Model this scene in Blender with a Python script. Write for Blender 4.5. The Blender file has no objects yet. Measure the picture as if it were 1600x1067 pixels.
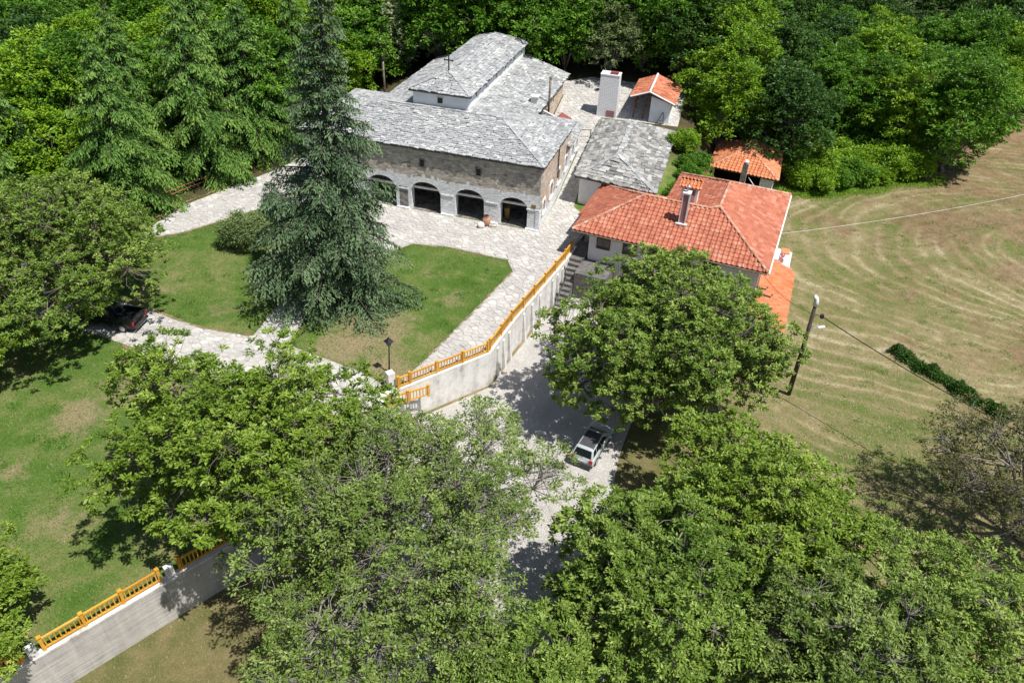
import bpy, bmesh, math, random
import numpy as np
from mathutils import Vector, Matrix
from mathutils.geometry import delaunay_2d_cdt

random.seed(7)
RNG = np.random.default_rng(7)
S = bpy.context.scene
COL = S.collection
R_ = math.radians

# ------------------------------------------------------------------ camera
PITCH, ROLL, CAMZ = R_(36.5), R_(2.5), 37.0
FW = Vector((0, math.cos(PITCH), -math.sin(PITCH)))
UP0 = Vector((0, math.sin(PITCH), math.cos(PITCH)))
RT0 = Vector((1, 0, 0))
RT = RT0 * math.cos(ROLL) + UP0 * math.sin(ROLL)
UP = UP0 * math.cos(ROLL) - RT0 * math.sin(ROLL)
cd = bpy.data.cameras.new('drone_camera'); cam = bpy.data.objects.new('drone_camera', cd); COL.objects.link(cam)
M3 = Matrix((RT, UP, -FW)).transposed()
cam.matrix_world = Matrix.Translation((0, 0, CAMZ)) @ M3.to_4x4()
cd.lens = 27.0; cd.sensor_width = 36.0; cd.clip_start = 0.5; cd.clip_end = 900
S.camera = cam

# ------------------------------------------------------------------ light
SUN_EL = R_(64); SUN_H = Vector((0.82, -0.57, 0)).normalized()
w = bpy.data.worlds.new('World'); S.world = w; w.use_nodes = True
nt = w.node_tree; bg = nt.nodes['Background']
sky = nt.nodes.new('ShaderNodeTexSky'); sky.sky_type = 'NISHITA'; sky.sun_disc = False
sky.sun_elevation = SUN_EL; sky.sun_rotation = math.atan2(SUN_H.x, SUN_H.y)
nt.links.new(sky.outputs[0], bg.inputs[0]); bg.inputs[1].default_value = 0.075
ld = bpy.data.lights.new('sun', 'SUN'); ld.energy = 5.0; ld.angle = R_(0.5); ld.color = (1, 0.955, 0.88)
sun = bpy.data.objects.new('sun', ld); COL.objects.link(sun)
tosun = Vector((SUN_H.x * math.cos(SUN_EL), SUN_H.y * math.cos(SUN_EL), math.sin(SUN_EL)))
sun.rotation_euler = tosun.to_track_quat('Z', 'Y').to_euler(); sun.location = (30, -20, 80)
vs = S.view_settings; vs.view_transform = 'Standard'; vs.look = 'None'; vs.exposure = 0.30; vs.gamma = 1; vs.use_curve_mapping = False

# ------------------------------------------------------------------ helpers
def px(p):
    d = Vector(p) - Vector((0, 0, CAMZ)); z = d.dot(FW)
    return 800 + 1200 * d.dot(RT) / z, 533.5 - 1200 * d.dot(UP) / z

def tag(o, label=None, cat=None, group=None, kind=None):
    if label: o['label'] = label
    if cat: o['category'] = cat
    if group: o['group'] = group
    if kind: o['kind'] = kind
    return o

def thing(name, loc, label, cat, group=None, rz=0.0):
    o = bpy.data.objects.new(name, None); COL.objects.link(o)
    o.empty_display_size = 0.3
    o.matrix_world = Matrix.Translation(loc) @ Matrix.Rotation(rz, 4, 'Z')
    o['_m'] = 0
    del o['_m']
    return tag(o, label, cat, group)

def link(name, me, parent=None, mw=None, world=True):
    """mesh data in world coordinates (world=True) or in the parent's own coordinates"""
    o = bpy.data.objects.new(name, me); COL.objects.link(o)
    if parent is not None:
        o.parent = parent
        if world:
            p = parent; mm = Matrix.Identity(4); chain = []
            while p is not None: chain.append(p); p = p.parent
            for q in reversed(chain): mm = mm @ q.matrix_parent_inverse @ q.matrix_basis
            o.matrix_parent_inverse = mm.inverted()
    if mw is not None: o.matrix_basis = mw
    return o

def npmesh(name, V, quads=None, tris=None, mat=None, tint=None, smooth=False, matidx=None):
    V = np.asarray(V, np.float32).reshape(-1, 3)
    me = bpy.data.meshes.new(name)
    fl = []; ls = []; lt = []; off = 0
    if quads is not None and len(quads):
        q = np.asarray(quads, np.int32).reshape(-1, 4); fl.append(q.ravel()); ls.append(off + 4 * np.arange(len(q))); lt.append(np.full(len(q), 4)); off += q.size
    if tris is not None and len(tris):
        t = np.asarray(tris, np.int32).reshape(-1, 3); fl.append(t.ravel()); ls.append(off + 3 * np.arange(len(t))); lt.append(np.full(len(t), 3)); off += t.size
    fl = np.concatenate(fl); ls = np.concatenate(ls).astype(np.int32); lt = np.concatenate(lt).astype(np.int32)
    me.vertices.add(len(V)); me.vertices.foreach_set('co', V.ravel())
    me.loops.add(len(fl)); me.loops.foreach_set('vertex_index', fl.astype(np.int32))
    me.polygons.add(len(ls)); me.polygons.foreach_set('loop_start', ls)
    try: me.polygons.foreach_set('loop_total', lt)
    except Exception: pass
    if mat is not None:
        for m in (mat if isinstance(mat, (list, tuple)) else [mat]): me.materials.append(m)
    if matidx is not None: me.polygons.foreach_set('material_index', np.asarray(matidx, np.int32))
    me.polygons.foreach_set('use_smooth', np.full(len(ls), bool(smooth)))
    if tint is not None:
        a = me.attributes.new('tint', 'FLOAT', 'FACE'); a.data.foreach_set('value', np.asarray(tint, np.float32))
    me.update(calc_edges=True); me.validate()
    return me

class MB:
    """collects polygons of any size, several materials"""
    def __init__(s): s.V = []; s.F = []; s.M = []; s.T = []
    def add(s, V, F, m=0, t=None):
        o = len(s.V); s.V += [tuple(v) for v in V]
        tt = random.random() if t is None else t
        for f in F: s.F.append([i + o for i in f]); s.M.append(m); s.T.append(tt)
        return s
    def box(s, c, sz, rz=0, m=0, fr=None, t=None):
        hx, hy, hz = sz[0] / 2, sz[1] / 2, sz[2] / 2
        P = [Vector((x, y, z)) for z in (-hz, hz) for y in (-hy, hy) for x in (-hx, hx)]
        mt = fr if fr is not None else Matrix.Rotation(rz, 3, 'Z')
        c = Vector(c)
        return s.add([c + mt @ p for p in P], [(0, 2, 3, 1), (4, 5, 7, 6), (0, 1, 5, 4), (2, 6, 7, 3), (0, 4, 6, 2), (1, 3, 7, 5)], m, t)
    def hexa(s, P, m=0, t=None):   # 4 bottom ccw, 4 top ccw
        return s.add(P, [(3, 2, 1, 0), (4, 5, 6, 7), (0, 1, 5, 4), (1, 2, 6, 5), (2, 3, 7, 6), (3, 0, 4, 7)], m, t)
    def poly(s, P, m=0, t=None): return s.add(P, [list(range(len(P)))], m, t)
    def tube(s, pts, rad, n=8, m=0, cap=True, t=None):
        pts = [Vector(p) for p in pts]
        if not isinstance(rad, (list, tuple)): rad = [rad] * len(pts)
        V = []
        for i, p in enumerate(pts):
            d = (pts[min(i + 1, len(pts) - 1)] - pts[max(i - 1, 0)]).normalized()
            a = d.cross(Vector((0.31, 0.17, 0.93)) if abs(d.z) < 0.9 else Vector((1, 0, 0.1))).normalized(); b = d.cross(a)
            for k in range(n):
                an = 2 * math.pi * k / n; V.append(p + (a * math.cos(an) + b * math.sin(an)) * rad[i])
        F = [(i * n + k, i * n + (k + 1) % n, (i + 1) * n + (k + 1) % n, (i + 1) * n + k) for i in range(len(pts) - 1) for k in range(n)]
        if cap: F += [list(range(n))[::-1], [(len(pts) - 1) * n + k for k in range(n)]]
        return s.add(V, F, m, t)
    def lathe(s, c, prof, n=16, m=0):
        c = Vector(c); V = []
        for r, z in prof:
            for k in range(n): V.append(c + Vector((r * math.cos(2 * math.pi * k / n), r * math.sin(2 * math.pi * k / n), z)))
        F = [(i * n + k, i * n + (k + 1) % n, (i + 1) * n + (k + 1) % n, (i + 1) * n + k) for i in range(len(prof) - 1) for k in range(n)]
        F += [list(range(n))[::-1], [(len(prof) - 1) * n + k for k in range(n)]]
        return s.add(V, F, m)
    def mesh(s, name, mats, smooth=False, bevel=0):
        me = bpy.data.meshes.new(name); me.from_pydata(s.V, [], s.F)
        for m in (mats if isinstance(mats, (list, tuple)) else [mats]): me.materials.append(m)
        me.polygons.foreach_set('material_index', s.M); me.polygons.foreach_set('use_smooth', [smooth] * len(s.F))
        if not bevel:
            a = me.attributes.new('tint', 'FLOAT', 'FACE'); a.data.foreach_set('value', s.T)
        else:
            bm = bmesh.new(); bm.from_mesh(me); bmesh.ops.remove_doubles(bm, verts=bm.verts, dist=1e-4)
            bmesh.ops.bevel(bm, geom=bm.edges[:], offset=bevel, segments=2, profile=0.5, affect='EDGES'); bm.to_mesh(me); bm.free()
        me.update(); return me
    def obj(s, name, mats, parent=None, smooth=False, bevel=0, world=True):
        return link(name, s.mesh(name, mats, smooth, bevel), parent, None, world)

# ------------------------------------------------------------------ materials
def newmat(name):
    m = bpy.data.materials.new(name); m.use_nodes = True
    return m, m.node_tree, m.node_tree.nodes['Principled BSDF']
def N(t, typ, **kw):
    n = t.nodes.new(typ)
    for k, v in kw.items():
        if k.startswith('i_'):
            key = k[2:]; key = int(key) if key.isdigit() else key.replace('_', ' ')
            n.inputs[key].default_value = v
        else: setattr(n, k, v)
    return n
def ramp(t, fac, stops, interp='LINEAR'):
    r = t.nodes.new('ShaderNodeValToRGB'); r.color_ramp.interpolation = interp
    e = r.color_ramp.elements
    while len(e) > 1: e.remove(e[0])
    e[0].position = stops[0][0]; e[0].color = (*stops[0][1], 1)
    for p, c in stops[1:]:
        x = e.new(p); x.color = (*c, 1)
    t.links.new(fac, r.inputs[0]); return r.outputs[0]
def noise(t, scale, vec=None, detail=4, rough=0.6, dist=0.0):
    n = N(t, 'ShaderNodeTexNoise'); n.inputs['Scale'].default_value = scale; n.inputs['Detail'].default_value = detail
    n.inputs['Roughness'].default_value = rough; n.inputs['Distortion'].default_value = dist
    if vec is not None: t.links.new(vec, n.inputs['Vector'])
    return n.outputs['Fac']
def coords(t, scale=(1, 1, 1), rot=(0, 0, 0), loc=(0, 0, 0)):
    g = N(t, 'ShaderNodeNewGeometry'); mp = N(t, 'ShaderNodeMapping')
    mp.inputs['Scale'].default_value = scale; mp.inputs['Rotation'].default_value = rot; mp.inputs['Location'].default_value = loc
    t.links.new(g.outputs['Position'], mp.inputs['Vector']); return mp.outputs[0]
def mix(t, fac, a, b, typ='MIX'):
    n = N(t, 'ShaderNodeMix', data_type='RGBA', blend_type=typ)
    for sock, v in ((n.inputs[0], fac), (n.inputs[6], a), (n.inputs[7], b)):
        if hasattr(v, 'is_linked') or hasattr(v, 'node'): t.links.new(v, sock)
        else: sock.default_value = v if not isinstance(v, tuple) else (*v, 1)
    return n.outputs[2]
def math_(t, op, a, b=None):
    n = N(t, 'ShaderNodeMath', operation=op)
    for i, v in enumerate((a, b)):
        if v is None: continue
        if hasattr(v, 'node'): t.links.new(v, n.inputs[i])
        else: n.inputs[i].default_value = v
    return n.outputs[0]
def bump(t, b, h, dist=0.05, strength=1.0):
    n = N(t, 'ShaderNodeBump'); n.inputs['Distance'].default_value = dist; n.inputs['Strength'].default_value = strength
    t.links.new(h, n.inputs['Height']); t.links.new(n.outputs[0], b.inputs['Normal'])
def tintval(t):
    a = N(t, 'ShaderNodeAttribute', attribute_name='tint'); o = N(t, 'ShaderNodeObjectInfo')
    s = math_(t, 'ADD', a.outputs['Fac'], o.outputs['Random']); return math_(t, 'FRACT', s)

def plain(name, col, rough=0.6, metal=0.0, var=0.12, sc=3.0, spec=0.4):
    m, t, b = newmat(name)
    n = noise(t, sc, coords(t), 5)
    d = tuple(c * (1 - var * 1.6) for c in col); l = tuple(min(1, c * (1 + var)) for c in col)
    t.links.new(ramp(t, n, [(0.3, d), (0.7, l)]), b.inputs['Base Color'])
    b.inputs['Roughness'].default_value = rough; b.inputs['Metallic'].default_value = metal
    b.inputs['Specular IOR Level'].default_value = spec
    return m

def leafmat(name, stops, trans=0.20, rough=0.42):
    m, t, b = newmat(name)
    a = N(t, 'ShaderNodeAttribute', attribute_name='tint'); o = N(t, 'ShaderNodeObjectInfo')
    v = math_(t, 'ADD', math_(t, 'MULTIPLY', a.outputs['Fac'], 0.8), math_(t, 'MULTIPLY', o.outputs['Random'], 0.2))
    c = ramp(t, v, stops)
    t.links.new(c, b.inputs['Base Color']); b.inputs['Roughness'].default_value = rough; b.inputs['Specular IOR Level'].default_value = 0.22
    tr = N(t, 'ShaderNodeBsdfTranslucent'); hs = N(t, 'ShaderNodeHueSaturation'); hs.inputs['Value'].default_value = 1.5; hs.inputs['Hue'].default_value = 0.485
    t.links.new(c, hs.inputs['Color']); t.links.new(hs.outputs[0], tr.inputs[0])
    mx = N(t, 'ShaderNodeMixShader'); mx.inputs[0].default_value = trans
    t.links.new(b.outputs[0], mx.inputs[1]); t.links.new(tr.outputs[0], mx.inputs[2])
    t.links.new(mx.outputs[0], t.nodes['Material Output'].inputs[0]); return m

MAT = {}
MAT['leaf_walnut'] = leafmat('leaf_walnut', [(0, (0.044, 0.092, 0.013)), (0.5, (0.154, 0.249, 0.037)), (1, (0.370, 0.463, 0.119))])
MAT['leaf_light'] = leafmat('leaf_light', [(0, (0.061, 0.118, 0.010)), (0.5, (0.186, 0.290, 0.033)), (1, (0.382, 0.468, 0.106))])
MAT['leaf_olive'] = leafmat('leaf_olive', [(0, (0.054, 0.103, 0.016)), (0.5, (0.157, 0.235, 0.045)), (1, (0.347, 0.437, 0.140))])
MAT['leaf_brown'] = leafmat('leaf_brown', [(0, (0.034, 0.034, 0.014)), (0.5, (0.09, 0.1, 0.026)), (1, (0.2, 0.21, 0.065))])
MAT['leaf_forest'] = leafmat('leaf_forest', [(0, (0.027, 0.084, 0.006)), (0.5, (0.084, 0.210, 0.015)), (1, (0.200, 0.367, 0.038))])
MAT['leaf_bright'] = leafmat('leaf_bright', [(0, (0.06, 0.13, 0.006)), (0.5, (0.155, 0.3, 0.014)), (1, (0.32, 0.46, 0.04))])
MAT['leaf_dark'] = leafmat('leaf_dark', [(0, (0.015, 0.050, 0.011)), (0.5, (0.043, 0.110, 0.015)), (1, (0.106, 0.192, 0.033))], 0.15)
MAT['leaf_grey'] = leafmat('leaf_grey', [(0, (0.05, 0.095, 0.026)), (0.5, (0.13, 0.195, 0.062)), (1, (0.26, 0.32, 0.135))])
MAT['leaf_white'] = leafmat('leaf_white', [(0, (0.07, 0.16, 0.02)), (0.45, (0.26, 0.34, 0.14)), (1, (0.66, 0.66, 0.48))])
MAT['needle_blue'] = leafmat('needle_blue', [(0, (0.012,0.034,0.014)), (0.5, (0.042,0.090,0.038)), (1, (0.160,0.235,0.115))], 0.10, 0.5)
MAT['needle_green'] = leafmat('needle_green', [(0, (0.022, 0.068, 0.011)), (0.5, (0.079, 0.182, 0.029)), (1, (0.226, 0.358, 0.072))], 0.12, 0.5)
MAT['bark'] = plain('bark', (0.20, 0.17, 0.14), 0.9, var=0.35, sc=6)
MAT['bark_grey'] = plain('bark_grey', (0.25, 0.23, 0.205), 0.9, var=0.3, sc=6)
MAT['bark_dark'] = plain('bark_dark', (0.07, 0.055, 0.045), 0.9, var=0.3, sc=6)

def grassmat(name, green, dry, soil, dryness=0.5, forest=False):
    m, t, b = newmat(name)
    p = coords(t)
    big = noise(t, 0.16, p, 3, 0.6, 0.6); mid = noise(t, 0.9, p, 5, 0.65); fine = noise(t, 9.0, p, 4, 0.75)
    v = math_(t, 'ADD', math_(t, 'MULTIPLY', big, 0.55), math_(t, 'ADD', math_(t, 'MULTIPLY', mid, 0.30), math_(t, 'MULTIPLY', fine, 0.22)))
    d = 0.54 + (0.5 - dryness) * 0.2
    c = ramp(t, v, [(d - 0.14, tuple(x * 0.7 for x in green)), (d - 0.03, green), (d + 0.05, tuple((a + c2) / 2 for a, c2 in zip(green, dry))), (d + 0.13, dry), (d + 0.19, soil)])
    f2 = noise(t, 26.0, p, 3, 0.8)
    c = mix(t, 0.55, c, ramp(t, f2, [(0.30, (0.35, 0.35, 0.35)), (0.66, (1.5, 1.5, 1.4))]), 'MULTIPLY')
    if forest:
        for cx_, cy_, rr_, am_ in ((-10.8, 47.0, 5.2, 1.25), (-8.6, 42.0, 3.2, 1.3), (-12.5, 44.0, 4.0, 1.2), (-13.0, 49.5, 3.0, 1.0), (-4.8, 51.3, 2.6, .7), (-6.8, 55.2, 1.8, .5), (-25.0, 40.2, 4.2, 1.3), (-27.6, 36.2, 2.6, 1.3), (-21.5, 37.5, 2.6, .7), (-22.5, 48.5, 2.4, .7), (-27.5, 51.5, 2.0, .6), (-24.5, 27.5, 3.0, .7), (-29, 31, 2.5, .6), (-31.0, 60.0, 1.6, .6)):
            vd = N(t, 'ShaderNodeVectorMath', operation='DISTANCE'); t.links.new(p, vd.inputs[0]); vd.inputs[1].default_value = (cx_, cy_, 2.8)
            mr = N(t, 'ShaderNodeMapRange'); mr.inputs['From Min'].default_value = rr_; mr.inputs['From Max'].default_value = 0.0; mr.inputs['To Max'].default_value = am_; t.links.new(vd.outputs['Value'], mr.inputs['Value'])
            q0 = math_(t, 'ADD', mr.outputs[0], math_(t, 'MULTIPLY', math_(t, 'SUBTRACT', mid, 0.5), 1.6))
            c = mix(t, ramp(t, q0, [(0.30, (0, 0, 0)), (0.75, (.85, .85, .85))]), c, ramp(t, fine, [(0.3, (0.21, 0.16, 0.085)), (0.7, (0.40, 0.32, 0.21))]))
        # leaf litter under the wood, beyond the garden
        sx = N(t, 'ShaderNodeSeparateXYZ'); t.links.new(p, sx.inputs[0])
        q = math_(t, 'ADD', math_(t, 'MULTIPLY', sx.outputs['Y'], 0.0963 * 1.5), math_(t, 'MULTIPLY', sx.outputs['X'], -0.0265 * 1.5))
        q = math_(t, 'ADD', q, math_(t, 'MULTIPLY', mid, 0.8))
        f = N(t, 'ShaderNodeMapRange'); f.inputs['From Min'].default_value = 10.7; f.inputs['From Max'].default_value = 11.2; t.links.new(q, f.inputs['Value'])
        c = mix(t, f.outputs[0], c, ramp(t, mid, [(0.3, (0.045, 0.05, 0.02)), (0.7, (0.11, 0.085, 0.045))]))
    t.links.new(c, b.inputs['Base Color']); b.inputs['Roughness'].default_value = 0.95; b.inputs['Specular IOR Level'].default_value = 0.1
    bump(t, b, f2, 0.08, 0.8)
    return m
MAT['lawn'] = grassmat('lawn', (0.085, 0.165, 0.028), (0.250, 0.235, 0.105), (0.40, 0.31, 0.20), 0.52, True)
MAT['dirt'] = grassmat('dirt', (0.12, 0.130, 0.045), (0.26, 0.205, 0.115), (0.33, 0.25, 0.17), 0.8)

def fieldmat():
    m, t, b = newmat('hay_field')
    p = coords(t)
    wv = N(t, 'ShaderNodeTexNoise'); wv.inputs['Scale'].default_value = 0.06; wv.inputs['Detail'].default_value = 2; t.links.new(p, wv.inputs['Vector'])
    va = N(t, 'ShaderNodeVectorMath', operation='MULTIPLY_ADD'); va.inputs[1].default_value = (9, 9, 0); t.links.new(wv.outputs['Color'], va.inputs[0]); t.links.new(p, va.inputs[2])
    sub = N(t, 'ShaderNodeVectorMath', operation='SUBTRACT'); t.links.new(va.outputs[0], sub.inputs[0]); sub.inputs[1].default_value = (60, 72, 0)
    sc = N(t, 'ShaderNodeVectorMath', operation='MULTIPLY'); t.links.new(sub.outputs[0], sc.inputs[0]); sc.inputs[1].default_value = (0.8, 1.25, 0)
    ln = N(t, 'ShaderNodeVectorMath', operation='LENGTH'); t.links.new(sc.outputs[0], ln.inputs[0])
    jit = noise(t, 1.1, p, 3, 0.7)
    ph = math_(t, 'ADD', math_(t, 'MULTIPLY', ln.outputs['Value'], 4.3), math_(t, 'MULTIPLY', jit, 2.2))
    s1 = math_(t, 'POWER', math_(t, 'ADD', math_(t, 'MULTIPLY', math_(t, 'SINE', ph), 0.5), 0.5), 3.0)
    s2 = math_(t, 'SINE', math_(t, 'MULTIPLY', ln.outputs['Value'], 1.13))
    big = noise(t, 0.09, p, 4, 0.6); mid = noise(t, 0.8, p, 6, 0.75); fine = noise(t, 7, p, 4, 0.8)
    am = ramp(t, noise(t, 0.11, coords(t, loc=(40, 10, 0)), 3, 0.7), [(0.34, (.1, .1, .1)), (0.56, (1, 1, 1))])
    st = math_(t, 'MULTIPLY', math_(t, 'ADD', math_(t, 'MULTIPLY', s1, 0.118), math_(t, 'MULTIPLY', s2, 0.05)), am)
    v = math_(t, 'ADD', math_(t, 'ADD', math_(t, 'MULTIPLY', big, 0.38), math_(t, 'MULTIPLY', mid, 0.40)), math_(t, 'ADD', math_(t, 'MULTIPLY', fine, 0.26), st))
    c = ramp(t, v, [(0.37, (0.080, 0.130, 0.026)), (0.46, (0.135, 0.165, 0.048)), (0.53, (0.200, 0.190, 0.085)), (0.58, (0.255, 0.215, 0.115)), (0.64, (0.32, 0.285, 0.165)), (0.74, (0.43, 0.40, 0.27))])
    br = noise(t, 0.13, coords(t, loc=(7, 23, 0)), 4, 0.65)
    sx = N(t, 'ShaderNodeSeparateXYZ'); t.links.new(p, sx.inputs[0])
    brm = math_(t, 'ADD', br, math_(t, 'MULTIPLY', math_(t, 'SUBTRACT', sx.outputs['X'], 38.0), 0.006))
    c = mix(t, ramp(t, brm, [(0.50, (0, 0, 0)), (0.64, (.8, .8, .8))]), c, ramp(t, mid, [(0.35, (0.155, 0.095, 0.055)), (0.65, (0.285, 0.200, 0.125))]))
    f2 = noise(t, 22.0, coords(t, (1, 1, 1)), 3, 0.8)
    c = mix(t, 0.5, c, ramp(t, f2, [(0.3, (0.45, 0.42, 0.38)), (0.68, (1.45, 1.45, 1.4))]), 'MULTIPLY')
    t.links.new(c, b.inputs['Base Color']); b.inputs['Roughness'].default_value = 0.95; b.inputs['Specular IOR Level'].default_value = 0.1
    bump(t, b, f2, 0.08, 0.7); return m
MAT['field'] = fieldmat()

def stonemat(name, stops, mortar, sc=(2.0, 2.0, 4.6), gap=0.06, bumpd=0.05, stain=0.25):
    m, t, b = newmat(name)
    p = coords(t, sc, (0, 0, R_(15.5)))
    v = N(t, 'ShaderNodeTexVoronoi', feature='F1'); t.links.new(p, v.inputs['Vector']); v.inputs['Scale'].default_value = 1
    e = N(t, 'ShaderNodeTexVoronoi', feature='DISTANCE_TO_EDGE'); t.links.new(p, e.inputs['Vector']); e.inputs['Scale'].default_value = 1
    c = ramp(t, v.outputs['Color'], stops)
    n = noise(t, 0.7, coords(t), 6, 0.7)
    c = mix(t, stain, c, ramp(t, n, [(0.35, (0.4, 0.4, 0.42)), (0.65, (1.2, 1.2, 1.15))]), 'MULTIPLY')
    g = ramp(t, e.outputs['Distance'], [(gap * 0.4, (0, 0, 0)), (gap * 1.6, (1, 1, 1))])
    c = mix(t, g, mortar, c)
    t.links.new(c, b.inputs['Base Color']); b.inputs['Roughness'].default_value = 0.9; b.inputs['Specular IOR Level'].default_value = 0.2
    h = math_(t, 'ADD', math_(t, 'MULTIPLY', g, 0.7), math_(t, 'MULTIPLY', noise(t, 14, coords(t), 4), 0.5))
    bump(t, b, h, bumpd, 0.9); return m
MAT['rubble'] = stonemat('rubble', [(0.1, (0.24, 0.21, 0.19)), (0.35, (0.42, 0.37, 0.32)), (0.6, (0.54, 0.47, 0.40)), (0.9, (0.68, 0.63, 0.57))], (0.42, 0.38, 0.34))
MAT['rubble_pale'] = stonemat('rubble_pale', [(0.1, (0.40, 0.30, 0.23)), (0.5, (0.56, 0.45, 0.35)), (0.9, (0.66, 0.58, 0.50))], (0.60, 0.50, 0.41))
MAT['whitewash'] = stonemat('whitewash', [(0.1, (0.68, 0.70, 0.73)), (0.5, (0.82, 0.83, 0.85)), (0.9, (0.87, 0.87, 0.87))], (0.68, 0.70, 0.73), gap=0.04, bumpd=0.07)
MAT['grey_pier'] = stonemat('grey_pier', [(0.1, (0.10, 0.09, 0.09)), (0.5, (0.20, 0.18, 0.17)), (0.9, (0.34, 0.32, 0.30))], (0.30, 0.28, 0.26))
MAT['plaster'] = plain('plaster', (0.80, 0.81, 0.82), 0.85, var=0.05, sc=1.3, spec=0.2)
MAT['plaster_dirty'] = plain('plaster_dirty', (0.74, 0.73, 0.70), 0.9, var=0.16, sc=1.1, spec=0.2)

def concretemat(name, base, rib):
    m, t, b = newmat(name)
    st = noise(t, 1.0, coords(t, (1.4, 1.4, 0.10)), 5, 0.7); n = noise(t, 1.2, coords(t), 6, 0.7)
    bl = noise(t, 1.0, coords(t, (0.25, 0.25, 6.0)), 3, 0.5) if rib else n
    v = math_(t, 'ADD', math_(t, 'MULTIPLY', st, 0.42), math_(t, 'ADD', math_(t, 'MULTIPLY', n, 0.38), math_(t, 'MULTIPLY', bl, 0.2)))
    c = ramp(t, v, [(0.34, tuple(x * 0.45 for x in base)), (0.43, tuple(x * 0.78 for x in base)), (0.54, base), (0.68, tuple(min(0.8, x * 1.16) for x in base))])
    t.links.new(c, b.inputs['Base Color']); b.inputs['Roughness'].default_value = 0.9
    bump(t, b, math_(t, 'ADD', bl, math_(t, 'MULTIPLY', noise(t, 12, coords(t), 3), 0.3)), 0.05, 0.6); return m
MAT['concrete'] = concretemat('concrete', (0.72, 0.71, 0.69), False)
MAT['concrete_board'] = concretemat('concrete_board', (0.52, 0.495, 0.47), True)
MAT['shade_dark_stone'] = plain('shade_dark_stone', (0.15, 0.145, 0.14), 0.9, var=0.3)  # stone colour darkened to carry the shade beside the house
MAT['mortar'] = plain('mortar', (0.43, 0.41, 0.37), 0.95, var=0.2, sc=2)

def piecemat(name, stops, nsc=5, stain=0.4, bumpd=0.03, rough=0.85, spots=None, big_=0.3):
    m, t, b = newmat(name)
    c = ramp(t, tintval(t), stops)
    n = noise(t, nsc, coords(t), 6, 0.75)
    c = mix(t, stain, c, ramp(t, n, [(0.33, (0.5, 0.5, 0.5)), (0.66, (1.25, 1.25, 1.25))]), 'MULTIPLY')
    big = noise(t, 0.45, coords(t), 4, 0.65)
    c = mix(t, big_, c, ramp(t, big, [(0.38, (0.62, 0.62, 0.64)), (0.62, (1.15, 1.15, 1.12))]), 'MULTIPLY')
    if spots:
        s = noise(t, 1.7, coords(t, loc=(3, 7, 1)), 5, 0.8)
        c = mix(t, ramp(t, s, [(spots[1], (0, 0, 0)), (spots[1] + 0.08, (1, 1, 1))]), c, spots[0])
    t.links.new(c, b.inputs['Base Color']); b.inputs['Roughness'].default_value = rough; b.inputs['Specular IOR Level'].default_value = 0.3
    bump(t, b, n, bumpd, 0.6); return m
MAT['paving'] = piecemat('paving', [(0.0, (0.427, 0.413, 0.394)), (0.4, (0.475, 0.461, 0.442)), (0.75, (0.513, 0.499, 0.480)), (0.93, (0.589, 0.580, 0.562)), (1, (0.437, 0.408, 0.384))])
MAT['slate'] = piecemat('slate', [(0.0, (0.27, 0.285, 0.295)), (0.25, (0.34, 0.352, 0.36)), (0.7, (0.41, 0.42, 0.425)), (0.9, (0.48, 0.487, 0.488)), (1, (0.58, 0.58, 0.57))])
MAT['slate_dark'] = piecemat('slate_dark', [(0.0, (0.17, 0.17, 0.165)), (0.35, (0.25, 0.25, 0.24)), (0.7, (0.34, 0.34, 0.33)), (1, (0.48, 0.48, 0.465))], spots=((0.60, 0.60, 0.57), 0.57))
MAT['underlay'] = plain('underlay', (0.10, 0.10, 0.10), 0.95, var=0.2)
MAT['tile'] = piecemat('tile', [(0.0, (0.39, 0.130, 0.080)), (0.4, (0.46, 0.162, 0.100)), (0.8, (0.51, 0.190, 0.118)), (1, (0.55, 0.26, 0.18))], stain=0.22, big_=0.18, spots=((0.34, 0.17, 0.12), 0.66))
MAT['tile_orange'] = piecemat('tile_orange', [(0.0, (0.521, 0.173, 0.075)), (0.5, (0.600, 0.224, 0.106)), (1, (0.600, 0.275, 0.150))], stain=0.12, big_=0.08)
MAT['tile_weathered'] = piecemat('tile_weathered', [(0.0, (0.40, 0.13, 0.07)), (0.5, (0.54, 0.19, 0.10)), (1, (0.60, 0.27, 0.17))], stain=0.3, spots=((0.22, 0.13, 0.09), 0.63))
MAT['ridge'] = piecemat('ridge', [(0.0, (0.42, 0.20, 0.13)), (0.5, (0.55, 0.27, 0.18)), (1, (0.60, 0.42, 0.33))])
MAT['yellow'] = piecemat('yellow', [(0.0, (0.58, 0.27, 0.03)), (0.4, (0.68, 0.34, 0.035)), (0.8, (0.72, 0.38, 0.05)), (1, (0.70, 0.43, 0.11))], stain=0.35, big_=0.15, bumpd=0.004, rough=0.65)
MAT['wood_red'] = plain('wood_red', (0.26, 0.075, 0.06), 0.7, var=0.2)
MAT['wood_brown'] = plain('wood_brown', (0.16, 0.075, 0.04), 0.7, var=0.25)
MAT['wood_rail'] = plain('wood_rail', (0.36, 0.14, 0.07), 0.8, var=0.25)
MAT['black'] = plain('black', (0.018, 0.018, 0.02), 0.45, var=0.2)
MAT['dark_metal'] = plain('dark_metal', (0.06, 0.055, 0.055), 0.5, 0.3, var=0.2)
MAT['rust_metal'] = plain('rust_metal', (0.20, 0.16, 0.13), 0.6, 0.4, var=0.3)
MAT['steel'] = plain('steel', (0.55, 0.56, 0.58), 0.35, 0.8, var=0.1)
MAT['white'] = plain('white', (0.80, 0.80, 0.79), 0.6, var=0.04)
MAT['glass'] = plain('glass', (0.012, 0.014, 0.018), 0.08, var=0.1, spec=0.6)
MAT['window_blue'] = plain('window_blue', (0.10, 0.13, 0.18), 0.25, var=0.3)
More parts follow.
